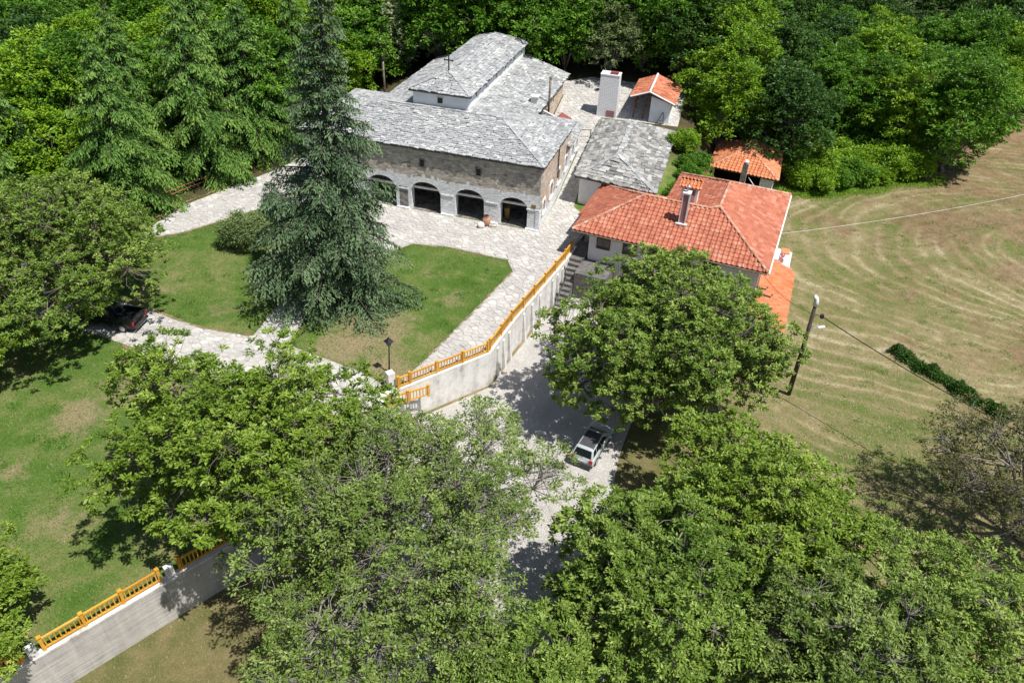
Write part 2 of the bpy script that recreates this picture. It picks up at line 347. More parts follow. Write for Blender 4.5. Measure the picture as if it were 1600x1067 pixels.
MAT['car_silver'] = plain('car_silver', (0.52, 0.59, 0.61), 0.3, 0.25, var=0.03)
MAT['car_roof'] = plain('car_roof', (0.085, 0.085, 0.10), 0.4, 0.2, var=0.08)
MAT['car_black'] = plain('car_black', (0.012, 0.013, 0.016), 0.2, 0.1, var=0.1)
MAT['car_navy'] = plain('car_navy', (0.035, 0.045, 0.065), 0.3, 0.3, var=0.1)
MAT['rubber'] = plain('rubber', (0.02, 0.02, 0.02), 0.8)
MAT['bumper'] = plain('bumper', (0.07, 0.07, 0.085), 0.6)
MAT['lamp_red'] = plain('lamp_red', (0.45, 0.012, 0.012), 0.25)
MAT['lamp_clear'] = plain('lamp_clear', (0.6, 0.6, 0.6), 0.15)
MAT['tyre'] = MAT['rubber']
MAT['yellow_sign'] = plain('yellow_sign', (0.72, 0.58, 0.06), 0.5, var=0.06)
MAT['terracotta'] = plain('terracotta', (0.48, 0.25, 0.17), 0.8, var=0.2)
MAT['brass'] = plain('brass', (0.26, 0.18, 0.06), 0.5, 0.3)
MAT['edging'] = plain('edging', (0.29, 0.185, 0.115), 0.95, var=0.3, sc=5)
MAT['earth'] = plain('earth', (0.24, 0.16, 0.105), 0.95, var=0.35, sc=1.2)
MAT['grass_blade'] = leafmat('grass_blade', [(0, (0.06, 0.13, 0.02)), (0.42, (0.120, 0.205, 0.036)), (0.66, (0.22, 0.235, 0.09)), (1, (0.40, 0.34, 0.20))], 0.2, 0.7)
MAT['hay'] = leafmat('hay', [(0, (0.11, 0.15, 0.035)), (0.3, (0.22, 0.19, 0.09)), (0.6, (0.30, 0.25, 0.145)), (1, (0.43, 0.38, 0.24))], 0.1, 0.8)

def brickmat(name, c1, c2, mo, sx, rz=0.0):
    m, t, b = newmat(name)
    p = coords(t, (1, 1, 1), (0, 0, rz))
    sxyz = N(t, 'ShaderNodeSeparateXYZ'); t.links.new(p, sxyz.inputs[0])
    cx = N(t, 'ShaderNodeCombineXYZ'); t.links.new(math_(t, 'ADD', sxyz.outputs[0], sxyz.outputs[1]), cx.inputs[0]); t.links.new(sxyz.outputs[2], cx.inputs[1])
    br = N(t, 'ShaderNodeTexBrick'); t.links.new(cx.outputs[0], br.inputs[0]); br.inputs['Scale'].default_value = sx
    br.inputs['Color1'].default_value = (*c1, 1); br.inputs['Color2'].default_value = (*c2, 1); br.inputs['Mortar'].default_value = (*mo, 1); br.inputs['Mortar Size'].default_value = 0.03
    t.links.new(br.outputs[0], b.inputs['Base Color']); b.inputs['Roughness'].default_value = 0.85
    bump(t, b, math_(t, 'SUBTRACT', 1.0, br.outputs['Fac']), 0.02, 0.8); return m
MAT['brick'] = brickmat('brick', (0.26, 0.06, 0.07), (0.34, 0.10, 0.10), (0.5, 0.42, 0.42), 3.2)
MAT['block'] = brickmat('block', (0.78, 0.78, 0.78), (0.84, 0.84, 0.84), (0.55, 0.56, 0.58), 1.6)

def roadmat():
    m, t, b = newmat('cobbled_road')
    p = coords(t, (8.5, 13.0, 1), (0, 0, R_(8)))
    e = N(t, 'ShaderNodeTexVoronoi', feature='DISTANCE_TO_EDGE'); t.links.new(p, e.inputs['Vector']); e.inputs['Scale'].default_value = 0.8
    v = N(t, 'ShaderNodeTexVoronoi', feature='F1'); t.links.new(p, v.inputs['Vector']); v.inputs['Scale'].default_value = 0.8
    c = ramp(t, v.outputs['Color'], [(0.1, (0.47, 0.455, 0.44)), (0.5, (0.53, 0.515, 0.50)), (0.9, (0.59, 0.575, 0.56))])
    n = noise(t, 0.5, coords(t), 5, 0.7); c = mix(t, 0.6, c, ramp(t, n, [(0.35, (0.66, 0.64, 0.62)), (0.65, (1.15, 1.14, 1.12))]), 'MULTIPLY')
    g = ramp(t, e.outputs['Distance'], [(0.03, (0, 0, 0)), (0.12, (1, 1, 1))]); c = mix(t, g, (0.42, 0.40, 0.375), c)
    t.links.new(c, b.inputs['Base Color']); b.inputs['Roughness'].default_value = 0.85; bump(t, b, g, 0.03, 0.8); return m
MAT['road'] = roadmat()

# ------------------------------------------------------------------ site frames
CO = Vector((1.97, 63.54, 2.8)); _a = R_(15.5)
CU = Vector((-math.cos(_a), math.sin(_a), 0)); CV = Vector((math.sin(_a), math.cos(_a), 0))
def W(u, v, z=0.0): return CO + CU * u + CV * v + Vector((0, 0, z))
def toUV(x, y):
    dx, dy = x - CO.x, y - CO.y
    return dx * CU.x + dy * CU.y, dx * CV.x + dy * CV.y
HO = Vector((4.8, 59.4, 0)); _b = math.atan2(-0.361, 0.932)
HE = Vector((math.cos(_b), math.sin(_b), 0)); HN = Vector((-math.sin(_b), math.cos(_b), 0))
def Hp(e, n, z): return HO + HE * e + HN * n + Vector((0, 0, z))
CHRZ = math.atan2(-CU.y, -CU.x); HRZ = _b

def sstep(x): x = np.clip(x, 0, 1); return x * x * (3 - 2 * x)
def upper(x, y):
    u, v = toUV(np.asarray(x, float), np.asarray(y, float))
    sp = 0.5 * ((v - 6) + np.sqrt((v - 6) ** 2 + 2.2)); h = 2.8 + 0.21 * np.minimum(sp, 22) + 0.10 * np.maximum(0, v - 28) - 0.10 * np.clip(v - 90, 0, None)
    leftflat = sstep((u - 24) / 6); h = h * (1 - leftflat) + (2.8 + 0.10 * np.maximum(0, v - 8)) * leftflat
    s = sstep((u + 17) / 7)
    return h * s - 0.3 * (1 - s)
def lower(x, y):
    x = np.asarray(x, float); y = np.asarray(y, float)
    f = sstep((x - 14) / 8)
    return f * (0.35 * np.sin(x * 0.13 + 1) * np.sin(y * 0.11) + 0.012 * (y - 50)) + 0.09 * np.maximum(0, y - 98)

def inpoly(P, x, y):
    x = np.asarray(x, float); y = np.asarray(y, float); r = np.zeros(x.shape, bool); n = len(P); j = n - 1
    for i in range(n):
        xi, yi = P[i][0], P[i][1]; xj, yj = P[j][0], P[j][1]
        with np.errstate(divide='ignore', invalid='ignore'):
            c = ((yi > y) != (yj > y)) & (x < (xj - xi) * (y - yi) / (yj - yi + 1e-12) + xi)
        r ^= c; j = i
    return r
def dense(P, step):
    out = []
    for i in range(len(P)):
        a = Vector(P[i][:2]); b = Vector(P[(i + 1) % len(P)][:2]); k = max(1, int((b - a).length / step))
        out += [a + (b - a) * (q / k) for q in range(k)]
    return out
def sheet(name, P, hf, off, mat, step=1.5, bstep=None):
    B = dense(P, bstep or step); xs = [p[0] for p in P]; ys = [p[1] for p in P]
    gx, gy = np.meshgrid(np.arange(min(xs), max(xs), step), np.arange(min(ys), max(ys), step))
    gx = gx.ravel() + 0.013; gy = gy.ravel() + 0.007
    k = inpoly(P, gx, gy); pts = list(B) + [Vector((a, b)) for a, b in zip(gx[k], gy[k])]
    ed = [(i, (i + 1) % len(B)) for i in range(len(B))]
    v, e, f, *_ = delaunay_2d_cdt(pts, ed, [], 1, 1e-4)
    vx = np.array([q[0] for q in v]); vy = np.array([q[1] for q in v]); vz = hf(vx, vy) + off
    f = [t if ((v[t[1]] - v[t[0]]).cross(v[t[2]] - v[t[0]]) > 0) else t[::-1] for t in (list(t) for t in f)]
    me = npmesh(name, np.stack([vx, vy, vz], 1), tris=f, mat=mat, smooth=True)
    o = link(name, me); return tag(o, kind='structure')

# ------------------------------------------------------------------ ground
WALLPTS = [(-45.0, -4.1), (-16.3, 25.1), (-8.9, 32.7), (-8.5, 39.4), (-6.9, 40.6), (-1.7, 44.5), (-0.1, 48.6), (2.5, 54.3), (4.3, 58.3), (5.3, 60.9)]
PLAT = WALLPTS + [(7.6, 66.0)] + [tuple(W(a, b)[:2]) for a, b in ((-10.2, 4.2), (-17, 4.2), (-22, 30), (-24, 60), (-24, 130), (75, 130), (75, 20), (75, -30))] + [(-80, -4.1)]
sheet('garden_ground', PLAT, upper, -0.01, MAT['lawn'], 1.5)
gx, gy = np.meshgrid(np.arange(-150, 151, 2.5), np.arange(-20, 240, 2.5)); ny, nx = gx.shape
idx = np.arange(nx * ny).reshape(ny, nx)
q = np.stack([idx[:-1, :-1], idx[:-1, 1:], idx[1:, 1:], idx[1:, :-1]], -1).reshape(-1, 4)
tag(link('ground', npmesh('ground', np.stack([gx, gy, lower(gx, gy) - 0.02], -1), quads=q, mat=MAT['dirt'], smooth=True)), kind='structure')
far = MB(); far.poly([(-700, -300, -1.5), (700, -300, -1.5), (700, 900, -1.5), (-700, 900, -1.5)]); tag(far.obj('terrain', MAT['dirt']), kind='structure')
FIELD = [(10, 8), (9, 26), (10.5, 34), (13, 42), (20, 50), (22, 58), (25, 66), (27, 76), (31, 78.5), (38, 80), (46, 86), (52, 92), (56, 98), (70, 104), (110, 104), (110, 8)]
sheet('mown_field', FIELD, lower, 0.02, MAT['field'], 2.0)
ROAD = [(-8.7, 24), (-8.3, 38.6), (-6.6, 40.2), (-1.4, 44.2), (0.25, 48.3), (2.9, 54.0), (4.6, 58.2), (6.2, 59.5), (8.3, 54), (9.5, 46), (9.0, 41.5), (7.6, 37.5), (6.6, 33), (6.0, 26), (6.5, 16), (-4, 14)]
sheet('cobbled_road', ROAD, lower, 0.03, MAT['road'], 2.0)
sheet('bare_earth', [(7.7, 37.5), (9.0, 41.3), (10.5, 42), (10.8, 39), (9.2, 36)], lower, 0.035, MAT['dirt'], 1.0)

COURT = [(-34.0, 58.4), (-31.7, 65.8), (-26.9, 72.4), tuple(W(29, 4)[:2]), tuple(W(28, 13)[:2]), tuple(W(24, 13)[:2]), tuple(W(23.7, 0.1)[:2]), tuple(W(0, -0.05)[:2]), tuple(W(-0.1, 12)[:2]), tuple(W(-0.1, 15.2)[:2]), tuple(W(4.1, 15.6)[:2]),
         tuple(W(4.2, 25.6)[:2]), tuple(W(6, 28)[:2]), tuple(W(2, 31)[:2]), tuple(W(-5, 31)[:2]), tuple(W(-9.5, 30)[:2]), tuple(W(-9.6, 22.4)[:2]), tuple(W(-1.1, 22.1)[:2]), tuple(W(-2.0, 5.9)[:2]), (7.4, 65.6), (5.3, 61.2),
         (4.05, 58.4), (2.25, 54.4), (-0.35, 48.7), (-1.95, 44.7), (-7.0, 40.9), (-7.6, 41.2), (-6.5, 42.9), (-0.2, 56.2), (-0.7, 58.0), (-6.1, 59.9), (-9.2, 60.2), (-10.5, 59.1), (-14.6, 55.5), (-16.0, 51.5), (-15.9, 47.5), (-16.4, 44.6),
         (-10, 41.6), (-8.7, 40.4), (-8.9, 36.6), (-16, 38.4), (-23, 41.4), (-28, 43.8), (-36, 47), (-42, 51), (-41, 55), (-34, 50.5), (-28.1, 48.3), (-23.3, 46.2), (-19.2, 45.4), (-18.6, 49), (-17.4, 53), (-14.2, 59.2), (-14.2, 61.5), (-20.4, 67.0), (-25, 65.2), (-30, 60.4)]
pav = sheet('courtyard_paving', COURT, upper, 0.02, MAT['mortar'], 0.9)

# flagstones: cells cut from a jittered grid, each a low slab of its own
def clip_half(P, a, n):
    out = []; k = len(P)
    for i in range(k):
        p, q_ = P[i], P[(i + 1) % k]; dp = (p[0] - a[0]) * n[0] + (p[1] - a[1]) * n[1]; dq = (q_[0] - a[0]) * n[0] + (q_[1] - a[1]) * n[1]
        if dp <= 0: out.append(p)
        if dp * dq < 0:
            s = dp / (dp - dq); out.append((p[0] + (q_[0] - p[0]) * s, p[1] + (q_[1] - p[1]) * s))
    return out
def flag_cells(P, s):
    xs = [p[0] for p in P]; ys = [p[1] for p in P]; x0, y0 = min(xs) - 2 * s, min(ys) - 2 * s
    nx, ny = int((max(xs) - x0) / s) + 4, int((max(ys) - y0) / s) + 4
    gx, gy = np.meshgrid(np.arange(nx), np.arange(ny)); sx = x0 + (gx + 0.5 * (gy % 2) + RNG.uniform(-0.42, 0.42, gx.shape)) * s; sy = y0 + (gy + RNG.uniform(-0.42, 0.42, gx.shape)) * s
    # some seeds drop out so that a few stones grow large
    live = RNG.random(gx.shape) > 0.18
    ins = inpoly(P, sx, sy); cells = []
    for j in range(2, ny - 2):
        for i in range(2, nx - 2):
            if not ins[j, i] or not live[j, i]: continue
            cx, cy = sx[j, i], sy[j, i]; c = [(cx - 1.3 * s, cy - 1.3 * s), (cx + 1.3 * s, cy - 1.3 * s), (cx + 1.3 * s, cy + 1.3 * s), (cx - 1.3 * s, cy + 1.3 * s)]
            for dj in (-2, -1, 0, 1, 2):
                for di in (-2, -1, 0, 1, 2):
                    if (di or dj) and live[j + dj, i + di]:
                        ox, oy = sx[j + dj, i + di], sy[j + dj, i + di]; c = clip_half(c, ((cx + ox) / 2, (cy + oy) / 2), (ox - cx, oy - cy))
                        if len(c) < 3: break
            if len(c) < 3: continue
            mx = sum(p[0] for p in c) / len(c); my = sum(p[1] for p in c) / len(c); g = RNG.uniform(0.018, 0.04)
            cc = []
            for p in c:
                d = math.hypot(p[0] - mx, p[1] - my)
                if d > 2 * g: cc.append((mx + (p[0] - mx) * (1 - g / d), my + (p[1] - my) * (1 - g / d)))
            if len(cc) < 3: continue
            if not inpoly(P, [p[0] for p in cc], [p[1] for p in cc]).all():
                cc = [(mx + (p[0] - mx) * 0.6, my + (p[1] - my) * 0.6) for p in cc]
                if not inpoly(P, [p[0] for p in cc], [p[1] for p in cc]).all(): continue
            cells.append((mx, my, cc))
    return cells
cells = flag_cells(COURT, 0.46)
def stone_geo(c):
    mx, my, P = c; th = random.uniform(0.025, 0.05); tx, ty = random.gauss(0, 0.008), random.gauss(0, 0.008)
    zz = upper(np.array([p[0] for p in P]), np.array([p[1] for p in P]))
    top = [(mx + (p[0] - mx) * 0.95, my + (p[1] - my) * 0.95, z + 0.022 + th + tx * (p[0] - mx) * 3 + ty * (p[1] - my) * 3) for p, z in zip(P, zz)]
    bot = [(p[0], p[1], z + 0.012) for p, z in zip(P, zz)]; k = len(P)
    return bot + top, [list(range(k, 2 * k))] + [[i, (i + 1) % k, k + (i + 1) % k, k + i] for i in range(k)]
def stone_seen(c):
    u, v = toUV(c[0], c[1]); X, Y = px((c[0], c[1], 2.8))
    if not (0 < X < 1600 and 0 < Y < 1067): return -1
    if 380 < X < 640 and 250 < Y < 520: return -1          # behind the big spruce
    if X < 580 and Y > 530: return -1                       # under the walnut
    a = abs(sum(c[2][i][0] * c[2][(i + 1) % len(c[2])][1] - c[2][(i + 1) % len(c[2])][0] * c[2][i][1] for i in range(len(c[2])))) / 2
    d2 = c[0] ** 2 + c[1] ** 2 + 34 ** 2
    return a / d2 ** 1.5
order = sorted(range(len(cells)), key=lambda i: -stone_seen(cells[i]))
single = set(order[:300]); rest = MB()
for i, c in enumerate(cells):
    V, F = stone_geo(c)
    if i in single: MB().add(V, F).obj('paving_stone', MAT['paving'], pav)
    else: rest.add(V, F)
tag(rest.obj('small_paving_stones', MAT['paving'], pav), kind='stuff')

def strip(name, pts, wd, hf, off, mat):
    m = MB(); D = [Vector(p) for p in pts]
    L, Rr = [], []
    for i, p in enumerate(D):
        d = (D[min(i + 1, len(D) - 1)] - D[max(i - 1, 0)]).normalized(); n = Vector((-d.y, d.x)); ww = wd * random.uniform(0.15, 1.0)
        a, b = p + n * ww / 2, p - n * ww / 2
        L.append((a.x, a.y, float(hf(a.x, a.y)) + off)); Rr.append((b.x, b.y, float(hf(b.x, b.y)) + off))
    m.add(L + Rr, [(i, len(D) + i, len(D) + i + 1, i + 1) for i in range(len(D) - 1)])
    return tag(m.obj(name, mat), kind='structure')
def densify(pts, st=0.5, jit=0.0):
    out = []
    for a, b in zip(pts[:-1], pts[1:]):
        a = Vector(a); b = Vector(b); k = max(1, int((b - a).length / st))
        for i in range(k): out.append(a + (b - a) * i / k + Vector((random.gauss(0, jit), random.gauss(0, jit))))
    return out + [Vector(pts[-1])]
for e in ([(-34.2, 58.2), (-30, 60.3), (-25, 65.1), (-20.4, 66.9)], [(-13.6, 58.9), (-14.2, 61.5), (-17, 64)], [(-7, 59.8), (-9.2, 60.2), (-10.5, 59.1)], [(-34.5, 60.0), (-32.2, 65.9), (-27.4, 72.4)], [(-6.5, 42.9), (-3.3, 49.5), (-0.2, 56.2)], [(-0.7, 58.0), (-6.1, 59.9)],
          [(-28.1, 48.35), (-23.3, 46.25), (-19.2, 45.4)], [(-16, 38.4), (-23, 41.35), (-28, 43.7)]):
    strip('soil_edging', densify(e, 0.4, 0.05), 0.32, upper, 0.02, MAT['edging'])

# ------------------------------------------------------------------ walls of openings
def wall_open(fr, s0, s1, w0, w1, T, ops, matf=lambda s, z: 0, step=0.3, floorf=None, mb=None):
    """fr(s,t,z)->point, t goes into the wall. ops: (centre, width, bottom, spring, rise)"""
    m = mb or MB(); br = {s0, s1}
    for c, wd, b, sp, r in ops:
        br |= {c - wd / 2 + wd * i / 10 for i in range(11)}
    k = int((s1 - s0) / step); br |= {s0 + (s1 - s0) * i / k for i in range(k + 1)}
    br = sorted(br); bb = [br[0]]
    for x in br[1:]:
        if x - bb[-1] > 1e-3: bb.append(x)
    def arch(o, s):
        c, wd, b, sp, r = o; x = max(-1, min(1, (s - c) / (wd / 2))); return sp + r * math.sqrt(max(0, 1 - x * x))
    levels = [w0 + (w1 - w0) * i / max(1, int((w1 - w0) / step)) for i in range(int((w1 - w0) / step) + 1)] + [w1]
    for a, b in zip(bb[:-1], bb[1:]):
        mid = (a + b) / 2; o = next((q for q in ops if abs(mid - q[0]) < q[1] / 2), None)
        segs = [((w0, w0), (w1, w1))]
        if o:
            segs = []
            if o[2] > w0 + 1e-3: segs.append(((w0, w0), (o[2], o[2])))
            segs.append(((arch(o, a), arch(o, b)), (w1, w1)))
            A, B = arch(o, a), arch(o, b)
            m.add([fr(a, 0, A), fr(b, 0, B), fr(b, T, B), fr(a, T, A)], [(3, 2, 1, 0)], matf(mid, A - 0.05))
            if o[2] > w0 + 1e-3: m.add([fr(a, 0, o[2]), fr(b, 0, o[2]), fr(b, T, o[2]), fr(a, T, o[2])], [(0, 1, 2, 3)], matf(mid, o[2]))
        for (la, lb), (ha, hb) in segs:
            zs = [0.0] + [(z - max(la, lb)) / (ha - max(la, lb)) for z in levels if max(la, lb) + 0.05 < z < ha - 0.01] + [1.0]
            for z0, z1 in zip(zs[:-1], zs[1:]):
                P = [fr(a, 0, la + (ha - la) * z0), fr(b, 0, lb + (hb - lb) * z0), fr(b, 0, lb + (hb - lb) * z1), fr(a, 0, la + (ha - la) * z1)]
                m.add(P, [(0, 1, 2, 3)], matf(mid, la + (ha - la) * (z0 + z1) / 2))
            m.add([fr(a, T, la), fr(b, T, lb), fr(b, T, hb), fr(a, T, ha)], [(3, 2, 1, 0)], 0)
        m.add([fr(a, 0, w1), fr(b, 0, w1), fr(b, T, w1), fr(a, T, w1)], [(0, 1, 2, 3)], 0)
    for c, wd, b, sp, r in ops:
        for s, f in ((c - wd / 2, 1), (c + wd / 2, -1)):
            m.add([fr(s, 0, b), fr(s, T, b), fr(s, T, sp), fr(s, 0, sp)], [(0, 1, 2, 3)], matf(s - f * 0.02, (b + sp) / 2))
    for s in (s0, s1): m.add([fr(s, 0, w0), fr(s, T, w0), fr(s, T, w1), fr(s, 0, w1)], [(0, 1, 2, 3)], 0)
    return m

# ------------------------------------------------------------------ roof coverings
def slate_templates(n=8):
    out = []
    for i in range(n):
        j = lambda a: random.uniform(-a, a)
        b = [(-0.5 + j(0.05), -0.5 + j(0.12)), (0.5 + j(0.05), -0.5 + j(0.12)), (0.5 + j(0.05), 0.5), (-0.5 + j(0.05), 0.5)]
        mx = (j(0.2), -0.5 + j(0.10))
        bot = [b[0], mx, b[1], b[2], b[3]]
        out.append([(x, y, 0) for x, y in bot] + [(x * 0.97, y * 0.97, 1) for x, y in bot])
    return out
STMP = slate_templates()
SF = [(5, 6, 7, 8, 9), (0, 1, 6, 5), (1, 2, 7, 6), (2, 3, 8, 7), (3, 4, 9, 8), (4, 0, 5, 9)]
def templ_meshes(pref, tm, faces, mat):
    res = []
    for i, t in enumerate(tm):
        me = bpy.data.meshes.new(pref); me.from_pydata(t, [], faces); me.materials.append(mat)
        a = me.attributes.new('tint', 'FLOAT', 'FACE'); a.data.foreach_set('value', [i / len(tm)] * len(faces)); res.append(me)
    return res
def plane(P):
    """P: polygon, first two points are the eave from left to right seen from outside"""
    P = [Vector(p) for p in P]; ex = (P[1] - P[0]).normalized(); n = Vector((0, 0, 0)); o = P[0]
    for i in range(1, len(P) - 1): n += (P[i] - P[0]).cross(P[i + 1] - P[0])
    n.normalize()
    if n.z < 0: n = -n
    ey = n.cross(ex)
    if ey.z < 0: ex = -ex; ey = -ey; o = P[1]
    return o, ex, ey, n, [((p - o).dot(ex), (p - o).dot(ey)) for p in P]
def extent(Q, y):
    xs = []
    for i in range(len(Q)):
        a, b = Q[i], Q[(i + 1) % len(Q)]
        if (a[1] <= y) != (b[1] <= y): xs.append(a[0] + (b[0] - a[0]) * (y - a[1]) / (b[1] - a[1]))
    return (min(xs), max(xs)) if len(xs) > 1 else None
def slate_rows(P, row=0.27, wr=(0.26, 0.66), th=0.06):
    o, ex, ey, n, Q = plane(P); H = max(q_[1] for q_ in Q); y = 0.0; out = []
    while y < H - 0.05:
        rr = row * random.uniform(0.85, 1.2); e = extent(Q, min(y + rr * 0.45, H - 0.03))
        if e:
            x = e[0] - random.uniform(0, 0.15)
            while x < e[1] - 0.06:
                wd = random.uniform(*wr); wd = min(wd, e[1] + 0.12 - x)
                l = rr * random.uniform(1.02, 1.3); yc = y + l / 2 - 0.05 + random.uniform(-0.05, 0.05)
                tilt = 0.13 + random.uniform(-0.05, 0.06); rol = random.gauss(0, 0.05); yaw = random.gauss(0, 0.07)
                exx = (ex + n * rol + ey * yaw).normalized(); eyy = (ey - n * tilt * 1.0 - ex * yaw).normalized(); nn = exx.cross(eyy)
                c = o + ex * (x + wd / 2) + ey * yc + n * (0.045 + l * 0.5 * tilt * 0.5)
                t_ = th * random.uniform(0.7, 1.4)
                out.append(Matrix(((exx.x * wd * 0.97, eyy.x * l, nn.x * t_, c.x), (exx.y * wd * 0.97, eyy.y * l, nn.y * t_, c.y), (exx.z * wd * 0.97, eyy.z * l, nn.z * t_, c.z), (0, 0, 0, 1))))
                x += wd + random.uniform(0.0, 0.05)
        y += rr
    return out
def tile_template():
    pr = [(-0.5, 0.020), (-0.40, 0.0), (-0.12, 0.0), (0.0, 0.035), (0.12, 0.085), (0.25, 0.105), (0.38, 0.085), (0.5, 0.030)]
    V = []
    for y, dz in ((-0.5, 0.05), (0.5, 0.0)):
        V += [(x, y, z + dz) for x, z in pr]
    V += [(x, -0.5, z + 0.05 - 0.035) for x, z in pr]
    k = len(pr)
    return V, [(i, i + 1, k + i + 1, k + i) for i in range(k - 1)] + [(2 * k + i, 2 * k + i + 1, i + 1, i) for i in range(k - 1)]
TV, TF = tile_template()
def tile_rows(P, tw=0.42, tl=0.42):
    o, ex, ey, n, Q = plane(P); H = max(q_[1] for q_ in Q); out = []; y = -0.03
    while y < H - 0.05:
        e = extent(Q, min(max(y + tl * 0.5, 0.01), H - 0.02))
        if e:
            i0 = math.floor(e[0] / tw); i1 = math.ceil(e[1] / tw)
            for i in range(i0, i1):
                xc = (i + 0.5) * tw
                if xc < e[0] - 0.02 or xc > e[1] + 0.02: continue
                jt = random.gauss(0, 0.006); c = o + ex * (xc + jt) + ey * (y + tl * 0.53) + n * (0.02 + random.uniform(0, 0.012))
                exx = (ex + ey * random.gauss(0, 0.012)).normalized(); eyy = n.cross(exx)
                l = tl * 1.12
                out.append(Matrix(((exx.x * tw, eyy.x * l, n.x, c.x), (exx.y * tw, eyy.y * l, n.y, c.y), (exx.z * tw, eyy.z * l, n.z, c.z), (0, 0, 0, 1))))
        y += tl
    return out
def joined(name, mats4, tmpl, faces, mat, parent, label=None):
    V = []; F4 = []; T = []; off = 0; big = any(len(f) > 4 for f in faces)
    m = MB()
    for M_ in mats4:
        t = random.choice(tmpl); m.add([M_ @ Vector(v) for v in t], faces, 0)
    return tag(m.obj(name, mat, parent), label, kind='stuff')
def cover(parent, planes, kind, mat, nsingle, single_planes=(0,), seen=None, **kw):
    singles = []; rest_ = []
    for i, P in enumerate(planes):
        ms = slate_rows(P, **kw) if kind == 'slate' else tile_rows(P, **kw)
        (singles if i in single_planes and nsingle else rest_).extend(ms)
    if seen: rest_ += [m for m in singles if not seen(m.translation)]; singles = [m for m in singles if seen(m.translation)]
    singles.sort(key=lambda m: (m.translation - Vector((0, 0, CAMZ))).length)
    rest_ += singles[nsingle:]; singles = singles[:nsingle]
    if kind == 'slate':
        tms = templ_meshes('slate', STMP, SF, mat); tm, fc = STMP, SF
    else:
        tms = templ_meshes('roof_tile', [TV] * 6, TF, mat); tm, fc = [TV], TF
    for k, m in enumerate(singles):
        link('slate' if kind == 'slate' else 'roof_tile', random.choice(tms), parent, m)
    if rest_: joined('small_slates' if kind == 'slate' else 'small_roof_tiles', rest_, tm, fc, mat, parent)
def shell(planes, th=0.12):
    m = MB()
    for P in planes:
        P = [Vector(p) for p in P]; o, ex, ey, n, Q = plane(P); k = len(P)
        m.add(P + [p - Vector((0, 0, th)) for p in P], [list(range(k)), list(range(2 * k - 1, k - 1, -1))] + [(i, k + i, k + (i + 1) % k, (i + 1) % k) for i in range(k)])
    return m
def ridge_tiles(parent, a, b, mat, step=0.40, r=0.13, name='ridge_tile', cache={}):
    a = Vector(a); b = Vector(b); d = b - a; k = max(1, int(d.length / step)); d.normalize()
    s_ = d.cross(Vector((0, 0, 1))).normalized(); n = s_.cross(d)
    key = mat.name
    if key not in cache:
        V = []; ns = 6
        for y, rr in ((-0.5, 1.12), (0.5, 0.92)):
            V += [(math.cos(math.pi * i / ns) * rr, y, math.sin(math.pi * i / ns) * rr * 0.8) for i in range(ns + 1)]
        V += [(x * 0.8, y, z * 0.8) for x, y, z in V[:ns + 1]]
        F = [(i, i + 1, ns + 2 + i, ns + 1 + i) for i in range(ns)] + [(2 * ns + 2 + i, 2 * ns + 3 + i, i + 1, i) for i in range(ns)]
        cache[key] = templ_meshes('ridge_tile', [V] * 5, F, mat)
    for i in range(k):
        c = a + d * (b - a).length * (i + 0.5) / k + n * 0.03
        L_ = (b - a).length / k * 1.15
        M_ = Matrix(((s_.x * r, d.x * L_, n.x * r, c.x), (s_.y * r, d.y * L_, n.y * r, c.y), (s_.z * r, d.z * L_, n.z * r, c.z), (0, 0, 0, 1)))
        link(name, random.choice(cache[key]), parent, M_)
def slab_ridge(mb, a, b, wd=0.45, st=0.5):
    a = Vector(a); b = Vector(b); d = b - a; k = max(1, int(d.length / st)); dn = d.normalized(); s_ = dn.cross(Vector((0, 0, 1))).normalized(); n = s_.cross(dn)
    for i in range(k):
        c = a + d * (i + 0.5) / k + n * random.uniform(0.12, 0.15); fr = Matrix((s_, dn, n)).transposed() @ Matrix.Rotation(random.gauss(0, 0.06), 3, 'Z') @ Matrix.Rotation(random.gauss(0, 0.05), 3, 'Y')
        mb.box(c, (wd * random.uniform(0.75, 1.15), d.length / k * random.uniform(0.9, 1.06), 0.05), fr=fr)

# ------------------------------------------------------------------ the church
church = thing('stone_church', W(10, 6, 0), 'long stone church with grey slate roofs, white clerestory and an arcaded porch', 'church')
bandn = {}
def facmat(s, z):
    k = round(s / 0.3)
    if k not in bandn: bandn[k] = random.uniform(-0.25, 0.25)
    if 12.95 < s < 14.0 and z < 2.25: return 2
    return 1 if z < 3.55 + bandn[k] * 0.7 else 0
front = lambda s, t, z: W(s, t, z)
OPS = [(2.45, 2.65, 0, 2.05, 0.95), (6.75, 2.85, 0, 2.05, 1.0), (11.15, 3.0, 0, 2.05, 1.0), (15.65, 2.9, 0, 2.05, 1.0), (20.1, 2.9, 0, 2.05, 1.0)]
wm = wall_open(front, 0.0, 23.5, -0.2, 6.35, 0.8, OPS + [], facmat)
wm.obj('porch_wall', [MAT['rubble'], MAT['whitewash'], MAT['grey_pier']], church)
for s in (0.6, 4.55, 8.95, 13.45, 17.9, 22.3):
    MB().box(W(s, -0.02, 0.09), (1.25, 0.5, 0.24), CHRZ).obj('pier_base', MAT['whitewash'], church)
for s in (4.55, 8.95, 13.45, 0.6):
    MB().box(W(s, -0.012, 2.10), (1.22, 0.10, 0.13), CHRZ).obj('pier_capital', MAT['whitewash'], church)
for o in OPS: MB().box(W(o[0], 0.45, 2.25), (o[1] - 0.01, 0.2, 0.16), CHRZ).obj('tie_beam', MAT['wood_rail' if o[0] > 30 else 'plaster_dirty'], church)
